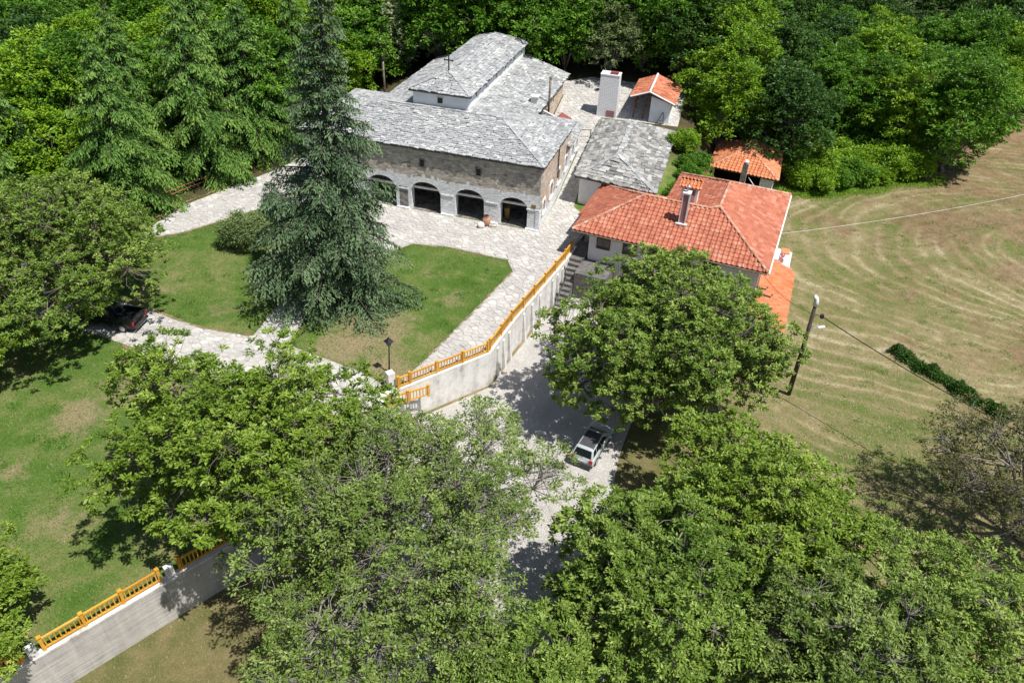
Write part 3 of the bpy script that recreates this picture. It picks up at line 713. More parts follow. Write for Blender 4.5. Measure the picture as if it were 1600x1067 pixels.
def window(parent, c, wd, h, rz, frame, pane, depth=0.06, fw=0.07, mull=False, name='window'):
    fr = MB(); R3 = Matrix.Rotation(rz, 3, 'Z'); c = Vector(c)
    for dx, dz, sx, sz in ((-wd / 2, 0, fw, h + fw), (wd / 2, 0, fw, h + fw)): fr.box(c + R3 @ Vector((dx, 0, dz)), (sx, depth, sz), rz)
    for dz in (-h / 2, h / 2): fr.box(c + R3 @ Vector((0, 0.001, dz)), (wd - fw, depth, fw), rz)
    if mull: fr.box(c + R3 @ Vector((0, 0.002, 0)), (0.05, depth * 0.8, h - fw), rz)
    o = fr.obj(name, frame, parent)
    MB().box(c + R3 @ Vector((0, 0.012, 0)), (wd - fw * 0.9, 0.03, h - fw * 0.9), rz).obj('pane', pane, o)
    return o
for s in (11.4, 5.9): window(church, W(s, -0.01, 4.95), 0.5, 0.75, CHRZ, MAT['grey_pier'], MAT['black'], 0.08, 0.09)
MB().box(W(0.55, -0.025, 2.45), (0.42, 0.05, 0.34), CHRZ).obj('plaque', MAT['brass'], church)
# inside of the porch: its shade put into dark wall, floor and ceiling colours
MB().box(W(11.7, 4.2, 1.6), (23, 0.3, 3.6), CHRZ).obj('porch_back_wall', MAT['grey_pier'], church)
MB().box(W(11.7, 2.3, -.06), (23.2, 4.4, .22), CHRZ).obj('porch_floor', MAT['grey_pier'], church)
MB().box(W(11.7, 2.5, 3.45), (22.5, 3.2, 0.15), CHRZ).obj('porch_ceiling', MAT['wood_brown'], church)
# side wall facing the passage
sidef = lambda s, t, z: W(t, s, z)
def sidemat(s, z):
    g = 0.21 * max(0, s - 6); k = round(s / 0.3)
    if ('s', k) not in bandn: bandn['s', k] = random.uniform(-0.3, 0.3)
    return 1 if z < 1.5 + g * 1.1 + bandn['s', k] else 0
SOPS = [(1.55, 0.85, 1.35, 2.1, 0.42), (4.1, 0.95, 1.75, 2.65, 0.47), (7.0, 0.95, 1.95, 2.85, 0.47), (9.9, 0.95, 2.15, 3.05, 0.47)]
sm = wall_open(sidef, 0.82, 11.6, -0.2, 6.35, 0.6, SOPS, sidemat)
sm.obj('side_wall', [MAT['rubble_pale'], MAT['whitewash']], church)
MB().box(W(0.005 + 0.3, 0.41, 3.075), (0.6, 0.815, 6.54), CHRZ).obj('corner_stones', MAT['rubble_pale'], church)
MB().box(W(0.14, 0.3, 0.9), (0.36, 0.7, 2.2), CHRZ).obj('corner_whitewash', MAT['whitewash'], church)
SOPS2 = [(12.7, 0.95, 2.25, 3.15, 0.47), (14.5, 0.8, 2.5, 3.2, 0.4)]
wall_open(sidef, 11.6, 15.4, 0, 4.6, 0.5, SOPS2, lambda s, z: 1).obj('annex_wall', [MAT['whitewash'], MAT['whitewash']], church)
MB().hexa([W(4.4, 15.15, 0), W(0.5, 15.15, 0), W(0.5, 15.4, 0), W(4.4, 15.4, 0), W(4.4, 15.15, 6), W(0.5, 15.15, 4.6), W(0.5, 15.4, 4.6), W(4.4, 15.4, 6)]).obj('annex_end_wall', MAT['whitewash'], church)
for c_, wd, b_, sp, r in SOPS + SOPS2:
    # proud white surround and dark leaded window
    ring = MB(); k = 8; pts = [(-wd / 2, b_), (-wd / 2, sp)] + [(-math.cos(math.pi * i / k) * wd / 2, sp + math.sin(math.pi * i / k) * r) for i in range(1, k)] + [(wd / 2, sp), (wd / 2, b_)]
    out = [(x * 1.0 + (0.2 if x > 0 else -0.2 if x < 0 else 0), z + (0.22 if z > sp + 0.05 else 0.0)) for x, z in pts]
    for i in range(len(pts) - 1):
        a, b2, c2, d2 = pts[i], pts[i + 1], out[i + 1], out[i]
        ring.hexa([W(-0.002, c_ + a[0], a[1]), W(-0.002, c_ + b2[0], b2[1]), W(-0.002, c_ + c2[0], c2[1]), W(-0.002, c_ + d2[0], d2[1]), W(-0.07, c_ + a[0], a[1]), W(-0.07, c_ + b2[0], b2[1]), W(-0.07, c_ + c2[0], c2[1]), W(-0.07, c_ + d2[0], d2[1])])
    ring.box(W(-0.06, c_, b_ - 0.07), (0.2, wd + 0.5, 0.12), CHRZ)
    so = ring.obj('window_surround', MAT['white'], church)
    MB().poly([W(0.18, c_ + x, z) for x, z in pts]).obj('pane', MAT['window_blue'], so)
# annex roof: short slated slope edged with red boards
AP = [W(-0.3, 15.5, 4.55), W(-0.3, 10.4, 4.55), W(1.6, 11.9, 5.5), W(1.6, 15.5, 5.5)]
AP = [W(-0.35, 9.6, 4.5), W(-0.35, 15.6, 4.55), W(2.4, 15.6, 5.75), W(2.4, 12.0, 5.75)]
ar = shell([AP], 0.1).obj('annex_roof', MAT['underlay'], church)
cover(ar, [AP], 'slate', MAT['slate'], 40)
rb = MB(); rb.tube([AP[0] + Vector((0, 0, 0.05)), AP[1] + Vector((0, 0, 0.05))], 0.07, 6); rb.obj('red_edge_board', MAT['wood_red'], ar)
rb = MB(); rb.hexa([W(1.4, 13.2, 5.38), W(0.9, 15.5, 5.2), W(2.0, 15.5, 5.7), W(2.2, 13.2, 5.75), W(1.4, 13.2, 5.5), W(0.9, 15.5, 5.32), W(2.0, 15.5, 5.82), W(2.2, 13.2, 5.87)]); rb.obj('red_flashing', MAT['wood_red'], ar)
# aisles, apse end and clerestory
MB().box(W(4.6, 20.4, 3.2), (0.6, 10.2, 6.3), CHRZ).obj('aisle_wall', MAT['rubble_pale'], church)
MB().box(W(19.3, 18.6, 3.2), (0.6, 13.8, 6.3), CHRZ).obj('aisle_wall', MAT['rubble'], church)
MB().box(W(11.95, 25.2, 3.2), (14.1, 0.6, 6.3), CHRZ).obj('end_wall', MAT['rubble'], church)
MB().box(W(23.2, 6.2, 3.1), (0.6, 10.8, 6.5), CHRZ).obj('porch_end_wall', MAT['rubble'], church)
MB().box(W(21.5, 11.3, 3.1), (2.8, 0.6, 6.5), CHRZ).obj('porch_rear_wall', MAT['rubble'], church)
for v_, z_ in ((17.6, 5.0), (21.0, 5.2)):
    window(church, W(4.29, v_, z_), 0.35, 0.9, CHRZ + math.pi / 2, MAT['rubble_pale'], MAT['black'], 0.06)
MB().box(W(11.9, 15.8, 8.2), (5.6, 19.4, 2.7), CHRZ).obj('clerestory_wall', MAT['plaster'], church)
window(church, W(11.9, 6.075, 8.75), 0.6, 0.62, CHRZ, MAT['plaster_dirty'], MAT['black'], 0.06)
for v_ in (8.5, 11.6, 14.8, 18.0, 21.2, 24.0): window(church, W(9.075, v_, 8.95), 0.3, 0.5, CHRZ + math.pi / 2, MAT['plaster_dirty'], MAT['black'], 0.06, 0.05)
# roofs
E_ = 6.4; RZ = 8.0
NF = [W(23.9, -0.27, E_), W(-0.3, -0.27, E_), W(5.6, 5.8, RZ), W(17.9, 5.8, RZ)]
NR = [W(-0.3, -0.27, E_), W(-0.4, 12.0, E_), W(5.6, 5.8, RZ)]
NL = [W(23.9, 12.0, E_), W(23.9, -0.27, E_), W(17.9, 5.8, RZ)]
NBr = [W(-0.4, 12.0, E_), W(3.9, 12.0, E_ + 0.06), W(9.1, 12.0, 8.0), W(9.1, 5.8, RZ), W(5.6, 5.8, RZ)]
NBl = [W(19.9, 12.0, E_ + 0.06), W(23.9, 12.0, E_), W(17.9, 5.8, RZ), W(14.7, 5.8, RZ), W(14.7, 12.0, 8.0)]
NBl2 = [W(19.9, 12.0, E_), W(23.9, 12.0, E_), W(17.9, 5.8, RZ), W(14.7, 5.8, RZ)]
NBr2 = [W(3.7, 12.0, E_), W(-0.4, 12.0, E_), W(5.6, 5.8, RZ), W(9.1, 5.8, RZ)]
pr = shell([NF, NR, NL], 0.14).obj('porch_roof', MAT['underlay'], church)
shell([[W(-0.4, 12.0, E_), W(5.6, 5.8, RZ), W(9.1, 5.8, RZ), W(9.1, 12.0, E_)], [W(14.7, 12.0, E_), W(14.7, 5.8, RZ), W(17.9, 5.8, RZ), W(23.9, 12.0, E_)]], 0.14).obj('porch_roof', MAT['underlay'], church)
cover(pr, [NF, NR, NL, [W(9.1, 12.0, E_), W(-0.4, 12.0, E_), W(5.6, 5.8, RZ), W(9.1, 5.8, RZ)], [W(23.9, 12.0, E_), W(14.7, 12.0, E_), W(14.7, 5.8, RZ), W(17.9, 5.8, RZ)]], 'slate', MAT['slate'], 300, (0, 1),
      seen=lambda p: px(p)[0] > 600)
AR = [W(3.8, 9.0, E_), W(3.8, 26.0, E_), W(9.1, 26.0, 8.05), W(9.1, 5.9, 8.05), W(5.9, 5.9, 7.06)]
AR = [W(3.8, 6.2, E_), W(3.8, 26.0, E_), W(9.1, 26.0, 8.05), W(9.1, 6.2, 8.05)]
AL = [W(20.0, 26.0, E_), W(20.0, 6.2, E_), W(14.7, 6.2, 8.05), W(14.7, 26.0, 8.05)]
ai = shell([AR], 0.14).obj('aisle_roof', MAT['underlay'], church); cover(ai, [AR], 'slate', MAT['slate'], 0, row=0.31)
ai = shell([AL], 0.14).obj('aisle_roof', MAT['underlay'], church); cover(ai, [AL], 'slate', MAT['slate'], 0, row=0.38)
ce = 9.5; cr = 10.75
CF = [W(15.05, 5.8, ce), W(8.75, 5.8, ce), W(11.9, 8.6, cr)]
CR_ = [W(8.75, 5.8, ce), W(8.75, 25.9, ce), W(11.9, 23.2, cr), W(11.9, 8.6, cr)]
CL = [W(15.05, 25.9, ce), W(15.05, 5.8, ce), W(11.9, 8.6, cr), W(11.9, 23.2, cr)]
CB = [W(8.75, 25.9, ce), W(15.05, 25.9, ce), W(11.9, 23.2, cr)]
cl = shell([CF, CR_, CL, CB], 0.12).obj('clerestory_roof', MAT['underlay'], church); cover(cl, [CF, CR_, CL, CB], 'slate', MAT['slate'], 0, row=0.31)
hips = MB()
for a, b in ((NF[1], NF[2]), (NF[0], NF[3]), (NF[2], NF[3])): slab_ridge(hips, a, b, 0.3)
for a, b in ((CF[1], CF[2]), (CF[0], CF[2]), (CF[2], CR_[2]), (CR_[1], CR_[2]), (CL[0], CR_[2])): slab_ridge(hips, a, b, 0.34)
tag(hips.obj('ridge_slabs', MAT['slate'], cl), kind='stuff')
cx = MB(); c0 = W(11.9, 8.5, cr + 0.1); cx.box(c0 + Vector((0, 0, 0.75)), (0.10, 0.10, 1.5), CHRZ); cx.box(c0 + Vector((0, 0, 1.02)), (0.85, 0.09, 0.09), CHRZ)
for d in (-0.43, 0.43): cx.box(c0 + (CU * d) + Vector((0, 0, 1.02)), (0.07, 0.12, 0.2), CHRZ)
cx.box(c0 + Vector((0, 0, 1.5)), (0.2, 0.12, 0.07), CHRZ); cx.obj('roof_cross', MAT['dark_metal'], church)
MB().tube([W(-0.12, 6.0, 6.3), W(-0.14, 6.05, 2.8)], 0.07, 6).obj('downpipe', MAT['black'], church)
sp_ = MB(); sp_.tube([W(3.55, 15.9, 4.0), W(3.55, 15.9, 8.9)], 0.11, 8); sp_.tube([W(3.55, 15.9, 8.9), W(3.55, 15.9, 9.15)], [0.11, 0.17], 8); sp_.tube([W(3.5, 15.9, 5.6), W(3.95, 16.3, 5.6)], 0.05, 6)
sp_.obj('stove_pipe', MAT['rust_metal'], church, True)
sc_ = MB(); sc_.box(W(4.7, 14.4, 6.9), (0.7, 0.7, 1.1), CHRZ); sc_.box(W(4.7, 14.4, 7.5), (0.9, 0.9, 0.12), CHRZ); sc_.obj('roof_chimney', MAT['plaster_dirty'], church)

# cellar hatch leaning by the aisle wall
ht = thing('cellar_hatch', W(3.2, 18.6, 2.6), 'low black framed hatch with reddish lid beside the aisle wall, behind the tall stove pipe', 'hatch')
hb = MB(); z0 = 0.21 * 12.6
P0 = [W(3.9, 17.8, z0), W(2.2, 17.4, z0), W(2.2, 18.8, z0), W(3.9, 19.3, z0)]; P1 = [W(3.9, 17.8, z0 + 1.0), W(2.2, 17.4, z0 + .5), W(2.2, 18.8, z0 + .5), W(3.9, 19.3, z0 + 1.0)]
hb.hexa([p - Vector((0, 0, 0.3)) for p in P0] + P1); hb.obj('hatch_frame', MAT['dark_metal'], ht)
hb = MB(); q0 = [p + (sum(P1, Vector()) / 4 - p) * 0.14 for p in P1]; hb.hexa([p + Vector((0, 0, .004)) for p in q0] + [p + Vector((0, 0, 0.05)) for p in q0]); hb.obj('lid', MAT['wood_brown'], ht)

# ------------------------------------------------------------------ low slate house behind the red roofs
ob = thing('slate_outbuilding', W(-5.8, 12, 1), 'low white building under a dark mottled stone slate hip roof, right of the church', 'building')
oe = 3.2; orr = 4.5
oP = {'FL': W(-1.75, 6.3, oe), 'FR': W(-9.8, 5.0, oe), 'BR': W(-9.6, 21.5, oe), 'BL': W(-1.0, 21.8, oe), 'r1': W(-5.25, 9.6, orr), 'r2': W(-5.05, 19.0, orr)}
pl_ = [[oP['FL'], oP['FR'], oP['r1']], [oP['FR'], oP['BR'], oP['r2'], oP['r1']], [oP['BL'], oP['FL'], oP['r1'], oP['r2']], [oP['BR'], oP['BL'], oP['r2']]]
orf = shell(pl_, 0.14).obj('roof', MAT['underlay'], ob)
cover(orf, pl_, 'slate', MAT['slate_dark'], 300, (0, 1, 2), row=0.40, wr=(0.4, 0.95), th=0.06)
hm = MB(); slab_ridge(hm, oP['FL'], oP['r1'], 0.4); slab_ridge(hm, oP['FR'], oP['r1'], 0.4); slab_ridge(hm, oP['r1'], oP['r2'], 0.45); tag(hm.obj('ridge_slabs', MAT['slate'], orf), kind='stuff')
MB().hexa([W(-2.2, 6.7, -.3), W(-9.4, 5.5, -.3), W(-9.2, 21.1, -.3), W(-1.4, 21.4, -.3), W(-2.2, 6.7, oe), W(-9.4, 5.5, oe), W(-9.2, 21.1, oe), W(-1.4, 21.4, oe)]).obj('wall', MAT['plaster'], ob)
MB().hexa([W(-4.4, 6.31, 1.2), W(-9.35, 5.46, 1.2), W(-9.35, 5.56, 1.2), W(-4.4, 6.41, 1.2), W(-4.4, 6.31, 2.9), W(-9.35, 5.46, 2.9), W(-9.35, 5.56, 2.9), W(-4.4, 6.41, 2.9)]).obj('red_boarding', MAT['wood_red'], ob)

# ------------------------------------------------------------------ white oven chimney and bell shelter in the upper yard
def upz(u, v): p = W(u, v); return float(upper(p.x, p.y))
ov = thing('white_oven_chimney', W(-1.5, 22.9, 0).xy.to_3d() + Vector((0, 0, upz(-1.5, 22.9))), 'tall tapering white block chimney of an outdoor oven in the upper yard', 'chimney')
zb = upz(-1.5, 22.9) - 2.8
def frust(u0, u1, v0, v1, za, zb_, k): 
    uc, vc = (u0 + u1) / 2, (v0 + v1) / 2
    b = [W(u1, v0, za), W(u0, v0, za), W(u0, v1, za), W(u1, v1, za)]; t = [W(uc + (u1 - uc) * k, vc + (v0 - vc) * k, zb_), W(uc + (u0 - uc) * k, vc + (v0 - vc) * k, zb_), W(uc + (u0 - uc) * k, vc + (v1 - vc) * k, zb_), W(uc + (u1 - uc) * k, vc + (v1 - vc) * k, zb_)]
    return b + t
MB().hexa(frust(-2.65, -0.45, 22.3, 23.6, zb - .2, zb + 4.5, 0.94)).obj('shaft', MAT['block'], ov)
MB().box(W(-1.55, 22.95, zb + 4.56), (2.14, 1.3, 0.12), CHRZ).obj('cap', MAT['white'], ov)
MB().box(W(-1.95, 22.75, zb + 4.74), (0.85, 0.55, 0.2), CHRZ).obj('flue_tile', MAT['wood_red'], ov)
MB().tube([W(-0.85, 22.9, zb + 4.6), W(-0.85, 22.9, zb + 5.05)], 0.05, 6).obj('flue_pipe', MAT['steel'], ov)
MB().box(W(-2.0, 22.29, zb + 0.35), (0.9, 0.06, 0.7), CHRZ).obj('oven_mouth', MAT['brick'], ov)
MB().box(W(-0.3, 22.8, zb + 2.7), (0.5, 0.4, 0.12), CHRZ).obj('shelf', MAT['wood_red'], ov)

bs = thing('bell_shelter', W(-6.2, 25, 0).xy.to_3d() + Vector((0, 0, upz(-6.2, 25))), 'small white shelter with weathered orange tile gable roof and dark posts, at the wood edge', 'shelter')
zb = upz(-6.5, 23) - 2.8
MB().hexa([W(-6.3, 22.6, zb - .3), W(-8.5, 22.6, zb - .3), W(-8.5, 28.2, zb - .3), W(-6.3, 28.2, zb - .3), W(-6.3, 22.6, zb + 2.75), W(-8.5, 22.6, zb + 2.2), W(-8.5, 28.2, zb + 2.2), W(-6.3, 28.2, zb + 2.75)]).obj('wall', MAT['plaster'], bs)
for u_, v_ in ((-4.5, 23.0), (-4.4, 24.9), (-4.3, 26.8), (-4.25, 28.1), (-5.6, 22.9)):
    MB().box(W(u_, v_, zb + 1.2), (0.14, 0.14, 2.9), CHRZ).obj('post', MAT['wood_brown'], bs)
rF, rB = W(-6.1, 22.1, zb + 3.3), W(-6.0, 28.6, zb + 3.3)
bl = [[W(-4.05, 28.6, zb + 2.55), W(-4.05, 22.1, zb + 2.55), rF, rB], [W(-8.95, 22.1, zb + 2.25), W(-8.95, 28.6, zb + 2.25), rB, rF]]
br_ = shell(bl, 0.1).obj('roof', MAT['wood_brown'], bs); cover(br_, bl, 'tile', MAT['tile_weathered'], 0, tw=0.36, tl=0.4)
vg = MB(); vg.tube([rF + Vector((0, 0, .12)), rB + Vector((0, 0, .12))], 0.13, 6); vg.tube([W(-4.05, 22.08, zb + 2.62), rF + Vector((0, 0, .08)), W(-8.95, 22.08, zb + 2.32)], 0.09, 6); vg.obj('white_verge', MAT['white'], br_)
lb = thing('folded_ladder', W(-7.6, 22.3, zb), 'small dark metal trestle leaning on the white shelter wall', 'ladder')
l_ = MB(); l_.tube([W(-7.2, 22.2, zb), W(-7.75, 22.5, zb + 1.2)], 0.035, 6); l_.tube([W(-8.0, 22.2, zb), W(-7.8, 22.5, zb + 1.2)], 0.035, 6); l_.tube([W(-7.35, 22.28, zb + .35), W(-7.95, 22.28, zb + .35)], 0.03, 6); l_.obj('frame', MAT['dark_metal'], lb)
rl = thing('yard_railing', W(1, 18.5, 3), 'thin dark pipe railing along the lower edge of the upper yard, behind the annex', 'railing')
m_ = MB(); m_.tube([W(3.2, 17.2, 2.36 + .95), W(-0.9, 17.9, 2.5 + .95)], 0.05, 6); m_.obj('rail', MAT['rust_metal'], rl)
for u_ in (3.1, 1.2, -0.8):
    vv = 17.2 + (3.2 - u_) * 0.17; MB().tube([W(u_, vv, 0.21 * (vv - 6) - .1), W(u_, vv, 0.21 * (vv - 6) + 1.0)], 0.05, 6).obj('post', MAT['rust_metal'], rl)
pp = thing('grey_pole', W(24.6, 20.5, 0), 'grey wooden pole standing behind the left end of the church roof', 'pole')
p_ = MB(); p_.tube([W(24.6, 20.5, 1), W(24.6, 20.5, 7.2)], 0.13, 8); p_.obj('mast', MAT['rust_metal'], pp, True); p_ = MB(); p_.tube([W(24.6, 20.5, 7.18), W(24.6, 20.5, 7.6)], 0.24, 8); p_.obj('pole_head', MAT['dark_metal'], pp)

# ------------------------------------------------------------------ red-roofed house
hs = thing('red_roofed_house', Hp(8, 6, 0), 'white house under a broad red tiled hip roof with two chimneys, beside the yellow fence', 'house')
he = 5.4
MB().hexa([Hp(1.45, .55, -.3), Hp(16.0, .55, -.3), Hp(16.0, 9.0, -.3), Hp(1.45, 9.0, -.3), Hp(1.45, .55, he + .05), Hp(16.0, .55, he + .05), Hp(16.0, 9.0, he + .05), Hp(1.45, 9.0, he + .05)]).obj('wall', MAT['plaster'], hs)
MB().hexa([Hp(6.1, 9.01, -.3), Hp(16.0, 9.01, -.3), Hp(16.0, 15.3, -.3), Hp(6.1, 15.3, -.3), Hp(6.1, 9.01, he + .02), Hp(16.0, 9.01, he + .02), Hp(16.0, 15.3, he + .02), Hp(6.1, 15.3, he + .02)]).obj('wing_wall', MAT['plaster'], hs)
HF = [Hp(0, 0, he), Hp(16.6, 0, he), Hp(11.35, 5.25, 7.72), Hp(10.6, 4.87, 7.55), Hp(4.87, 4.87, 7.55)]
HL = [Hp(0, 9.74, he), Hp(0, 0, he), Hp(4.87, 4.87, 7.55)]
HL2 = [Hp(-0.35, 9.74, he - .1), Hp(-0.35, 1.9, he - .1), Hp(0.02, 1.9, he), Hp(0.02, 9.74, he)]
HB = [Hp(7.2, 9.74, he), Hp(0, 9.74, he), Hp(4.87, 4.87, 7.55), Hp(10.6, 4.87, 7.55)]
HR = [Hp(16.6, 0, he), Hp(16.6, 15.9, he), Hp(11.3, 10.7, 7.72), Hp(11.35, 5.25, 7.72)]
HW = [Hp(6.1, 15.9, he), Hp(6.1, 8.9, he), Hp(10.6, 4.87, 7.55), Hp(11.35, 5.25, 7.72), Hp(11.3, 10.7, 7.72)]
HBB = [Hp(16.6, 15.9, he), Hp(6.1, 15.9, he), Hp(11.3, 10.7, 7.72)]
hpl = [HF, HL, HB, HR, HW, HBB]
hr = shell(hpl, 0.12).obj('roof', MAT['wood_brown'], hs)
cover(hr, hpl, 'tile', MAT['tile'], 300, (0,), seen=lambda p: px(p)[1] < 415)
for a, b in ((HF[0], HF[4]), (HF[4], HF[3]), (HF[3], HF[2]), (HF[1], HF[2]), (HL[0], HF[4]), (HR[2], HR[3]), (HR[1], HR[2]), (HW[0], HR[2])):
    ridge_tiles(hr, Vector(a) + Vector((0, 0, .06)), Vector(b) + Vector((0, 0, .06)), MAT['ridge'])
g = MB()
g.tube([Hp(0, -.1, he - .08), Hp(16.6, -.1, he - .08)], 0.07, 6); g.obj('gutter', MAT['rust_metal'], hs)
g = MB(); g.tube([Hp(16.72, 0, he - .08), Hp(16.72, 15.9, he - .08)], 0.09, 6); g.obj('gutter', MAT['white'], hs)
# notch eave at the left rear
n_ = MB(); n_.hexa([Hp(-.55, 3.2, he - .25), Hp(.1, 3.2, he + .02), Hp(.1, 9.74, he + .02), Hp(-.55, 9.74, he - .25), Hp(-.55, 3.2, he - .15), Hp(.1, 3.2, he + .1), Hp(.1, 9.74, he + .1), Hp(-.55, 9.74, he - .15)]); n_.obj('side_eave', MAT['tile'], hs)
for e_ in (2.75, 5.1, 7.4, 9.7, 12.0): window(hs, Hp(e_, 0.53, 4.35), 1.15, 0.95, HRZ, MAT['wood_brown'], MAT['glass'], 0.08, 0.09, True)
for e_ in (3.4, 7.0, 10.8): window(hs, Hp(e_, 0.53, 1.5), 1.0, 1.1, HRZ, MAT['wood_brown'], MAT['glass'], 0.08, 0.09, True)
for n1 in (4.5, 9.5, 12.5): window(hs, Hp(16.02, n1, 4.2), 1.0, 1.0, HRZ + math.pi / 2, MAT['wood_brown'], MAT['glass'], 0.08, 0.09, True)
MB().hexa([Hp(0.35, 3.0, -.3), Hp(1.44, 3.0, -.3), Hp(1.44, 9.0, -.3), Hp(.35, 9.0, -.3), Hp(.35, 3.0, he - .1), Hp(1.44, 3.0, he - .1), Hp(1.44, 9.0, he - .1), Hp(.35, 9.0, he - .1)]).obj('stone_side_wall', MAT['rubble'], hs)
MB().box(Hp(.33, 4.2, 3.9), (0.06, 0.9, 1.1), HRZ).obj('shutter', MAT['wood_brown'], hs)
# chimneys on the roof
ch = MB(); c_ = Hp(8.75, 2.95, 0); ch.box((c_.x, c_.y, 8.0), (0.5, 0.5, 2.9), HRZ); cho = ch.obj('brick_chimney', MAT['brick'], hs)
k_ = MB()
for a_, b_ in ((.26, -.26), (.26, .26), (-.26, -.26), (-.26, .26)):
    q_ = c_ + HE * a_ + HN * b_; k_.box((q_.x, q_.y, 8.0), (0.07, 0.07, 2.91), HRZ)
k_.obj('white_corner', MAT['white'], cho)
MB().box((c_.x, c_.y, 9.5), (0.66, 0.66, 0.14), HRZ).obj('cap', MAT['white'], cho)
MB().box((c_.x, c_.y, 6.72), (0.95, 0.95, 0.12), HRZ).obj('flashing', MAT['plaster_dirty'], cho)
p_ = MB(); p_.tube([(c_.x, c_.y, 9.5), (c_.x, c_.y, 10.05)], 0.09, 8); p_.tube([(c_.x, c_.y, 10.05), (c_.x, c_.y, 10.2)], [0.2, 0.05], 8); p_.obj('cowl', MAT['steel'], cho)
c_ = Hp(8.4, 7.2, 0)
k_ = MB()
for d_ in (-.62, .62): k_.box(c_ + HE * d_ + Vector((0, 0, 7.3)), (0.22, 0.9, 2.2), HRZ)
k_.box(c_ + HN * .42 + Vector((0, 0, 7.3)), (1.02, 0.06, 2.2), HRZ); k_.box(c_ + HN * .0 + Vector((0, 0, 6.9)), (1.02, 0.7, 1.2), HRZ)
cho = k_.obj('capped_chimney', MAT['plaster_dirty'], hs)
cp = [[c_ + HE * -.95 + HN * -.75 + Vector((0, 0, 8.35)), c_ + HE * .95 + HN * -.75 + Vector((0, 0, 8.35)), c_ + HE * .95 + HN * .2 + Vector((0, 0, 8.75)), c_ + HE * -.95 + HN * .2 + Vector((0, 0, 8.75))],
      [c_ + HE * .95 + HN * .95 + Vector((0, 0, 8.4)), c_ + HE * -.95 + HN * .95 + Vector((0, 0, 8.4)), c_ + HE * -.95 + HN * .2 + Vector((0, 0, 8.75)), c_ + HE * .95 + HN * .2 + Vector((0, 0, 8.75))]]
co = shell(cp, .08).obj('tiled_cap', MAT['ridge'], cho); 
for P in cp:
    for M_ in tile_rows(P, 0.32, 0.36): pass
tcap = [M_ for P in cp for M_ in tile_rows(P, 0.32, 0.36)]
joined('cap_tiles', tcap, [TV], TF, MAT['tile_orange'], cho)
# terrace slab and front steps of the house, their shade put into dark stone
MB().hexa([Hp(1.2, -2.2, -.2), Hp(4.0, -2.2, -.2), Hp(4.0, .54, -.2), Hp(1.2, .54, -.2), Hp(1.2, -2.2, 2.55), Hp(4.0, -2.2, 2.55), Hp(4.0, .54, 2.55), Hp(1.2, .54, 2.55)]).obj('terrace', MAT['shade_dark_stone'], hs)
stp = thing('stone_steps', Hp(.6, -1.5, 0), 'grey stone steps climbing in shade between the retaining wall and the house terrace', 'steps')
for i in range(10):
    n0 = -4.2 + i * 0.42
    MB().hexa([Hp(.05, n0, -.2), Hp(1.15, n0, -.2), Hp(1.15, n0 + .5, -.2), Hp(.05, n0 + .5, -.2), Hp(.05, n0, .28 * (i + 1)), Hp(1.15, n0, .28 * (i + 1)), Hp(1.15, n0 + .5, .28 * (i + 1) - .003), Hp(.05, n0 + .5, .28 * (i + 1) - .003)]).obj('step', MAT['shade_dark_stone'], stp)
MB().box(Hp(.55, 1.6, 1.4), (1.5, 3.2, 2.8), HRZ).obj('landing', MAT['shade_dark_stone'], stp)
# lean-to on the right
lt = thing('orange_roofed_lean_to', Hp(17.5, 2, 0), 'lean-to with a smooth bright orange tile roof against the right end of the house', 'lean-to')
lz = float(lower(*Hp(18, 2, 0)[:2]))
MB().hexa([Hp(16.1, -2.6, lz - .3), Hp(18.6, -2.9, lz - .3), Hp(18.5, 6.4, lz - .3), Hp(16.1, 6.9, lz - .3), Hp(16.1, -2.6, 2.95), Hp(18.6, -2.9, 2.2), Hp(18.5, 6.4, 2.2), Hp(16.1, 6.9, 2.95)]).obj('wall', MAT['plaster_dirty'], lt)
LP = [[Hp(18.95, -3.2, 2.25), Hp(18.75, 6.7, 2.25), Hp(16.02, 7.4, 3.15), Hp(16.02, -2.8, 3.15)]]
lr = shell(LP, .1).obj('roof', MAT['wood_brown'], lt); cover(lr, LP, 'tile', MAT['tile_orange'], 0, tw=0.3, tl=0.36)
MB().box(Hp(17.2, -2.80, 1.2), (1.4, 0.1, 1.9), HRZ).obj('dark_doorway', MAT['black'], lt)
for n1 in (-.9, .1):
    p_ = MB(); p_.tube([Hp(16.02, n1, 3.9), Hp(17.0 + (.3 if n1 < 0 else -.2), n1, 3.85), Hp(17.1 + (.3 if n1 < 0 else -.2), n1, 4.1)], 0.07, 6); p_.obj('stove_pipe', MAT['black'], hs)
pt = thing('concrete_patio', Hp(17.2, 10, 0), 'narrow pale concrete slab beside the right house wall with bricks on it', 'slab')
MB().hexa([Hp(16.1, 7.5, lz - .3), Hp(18.3, 7.0, lz - .3), Hp(18.2, 12.5, lz - .3), Hp(16.1, 12.9, lz - .3), Hp(16.1, 7.5, 1.25), Hp(18.3, 7.0, 1.25), Hp(18.2, 12.5, 1.25), Hp(16.1, 12.9, 1.25)]).obj('slab_top', MAT['concrete'], pt)
bk = MB()
for i in range(26): bk.box(Hp(17.25 + .14 * (i % 3) + random.uniform(-.05, .05), 9.6 + .27 * (i // 3), 1.3 + .06 * random.random()), (0.12, 0.24, 0.1), HRZ + random.gauss(0, .15))
tag(tag(bk.obj('brick_pile', MAT['brick']), 'loose pile of reddish bricks on the concrete slab by the house', 'bricks'))
bo = MB(); bo.box(Hp(17.6, 12.3, 1.32), (0.7, 1.0, 0.1), HRZ + .1); tag(bo.obj('orange_board', MAT['tile_orange']), 'small orange board lying at the far end of the concrete slab', 'board')
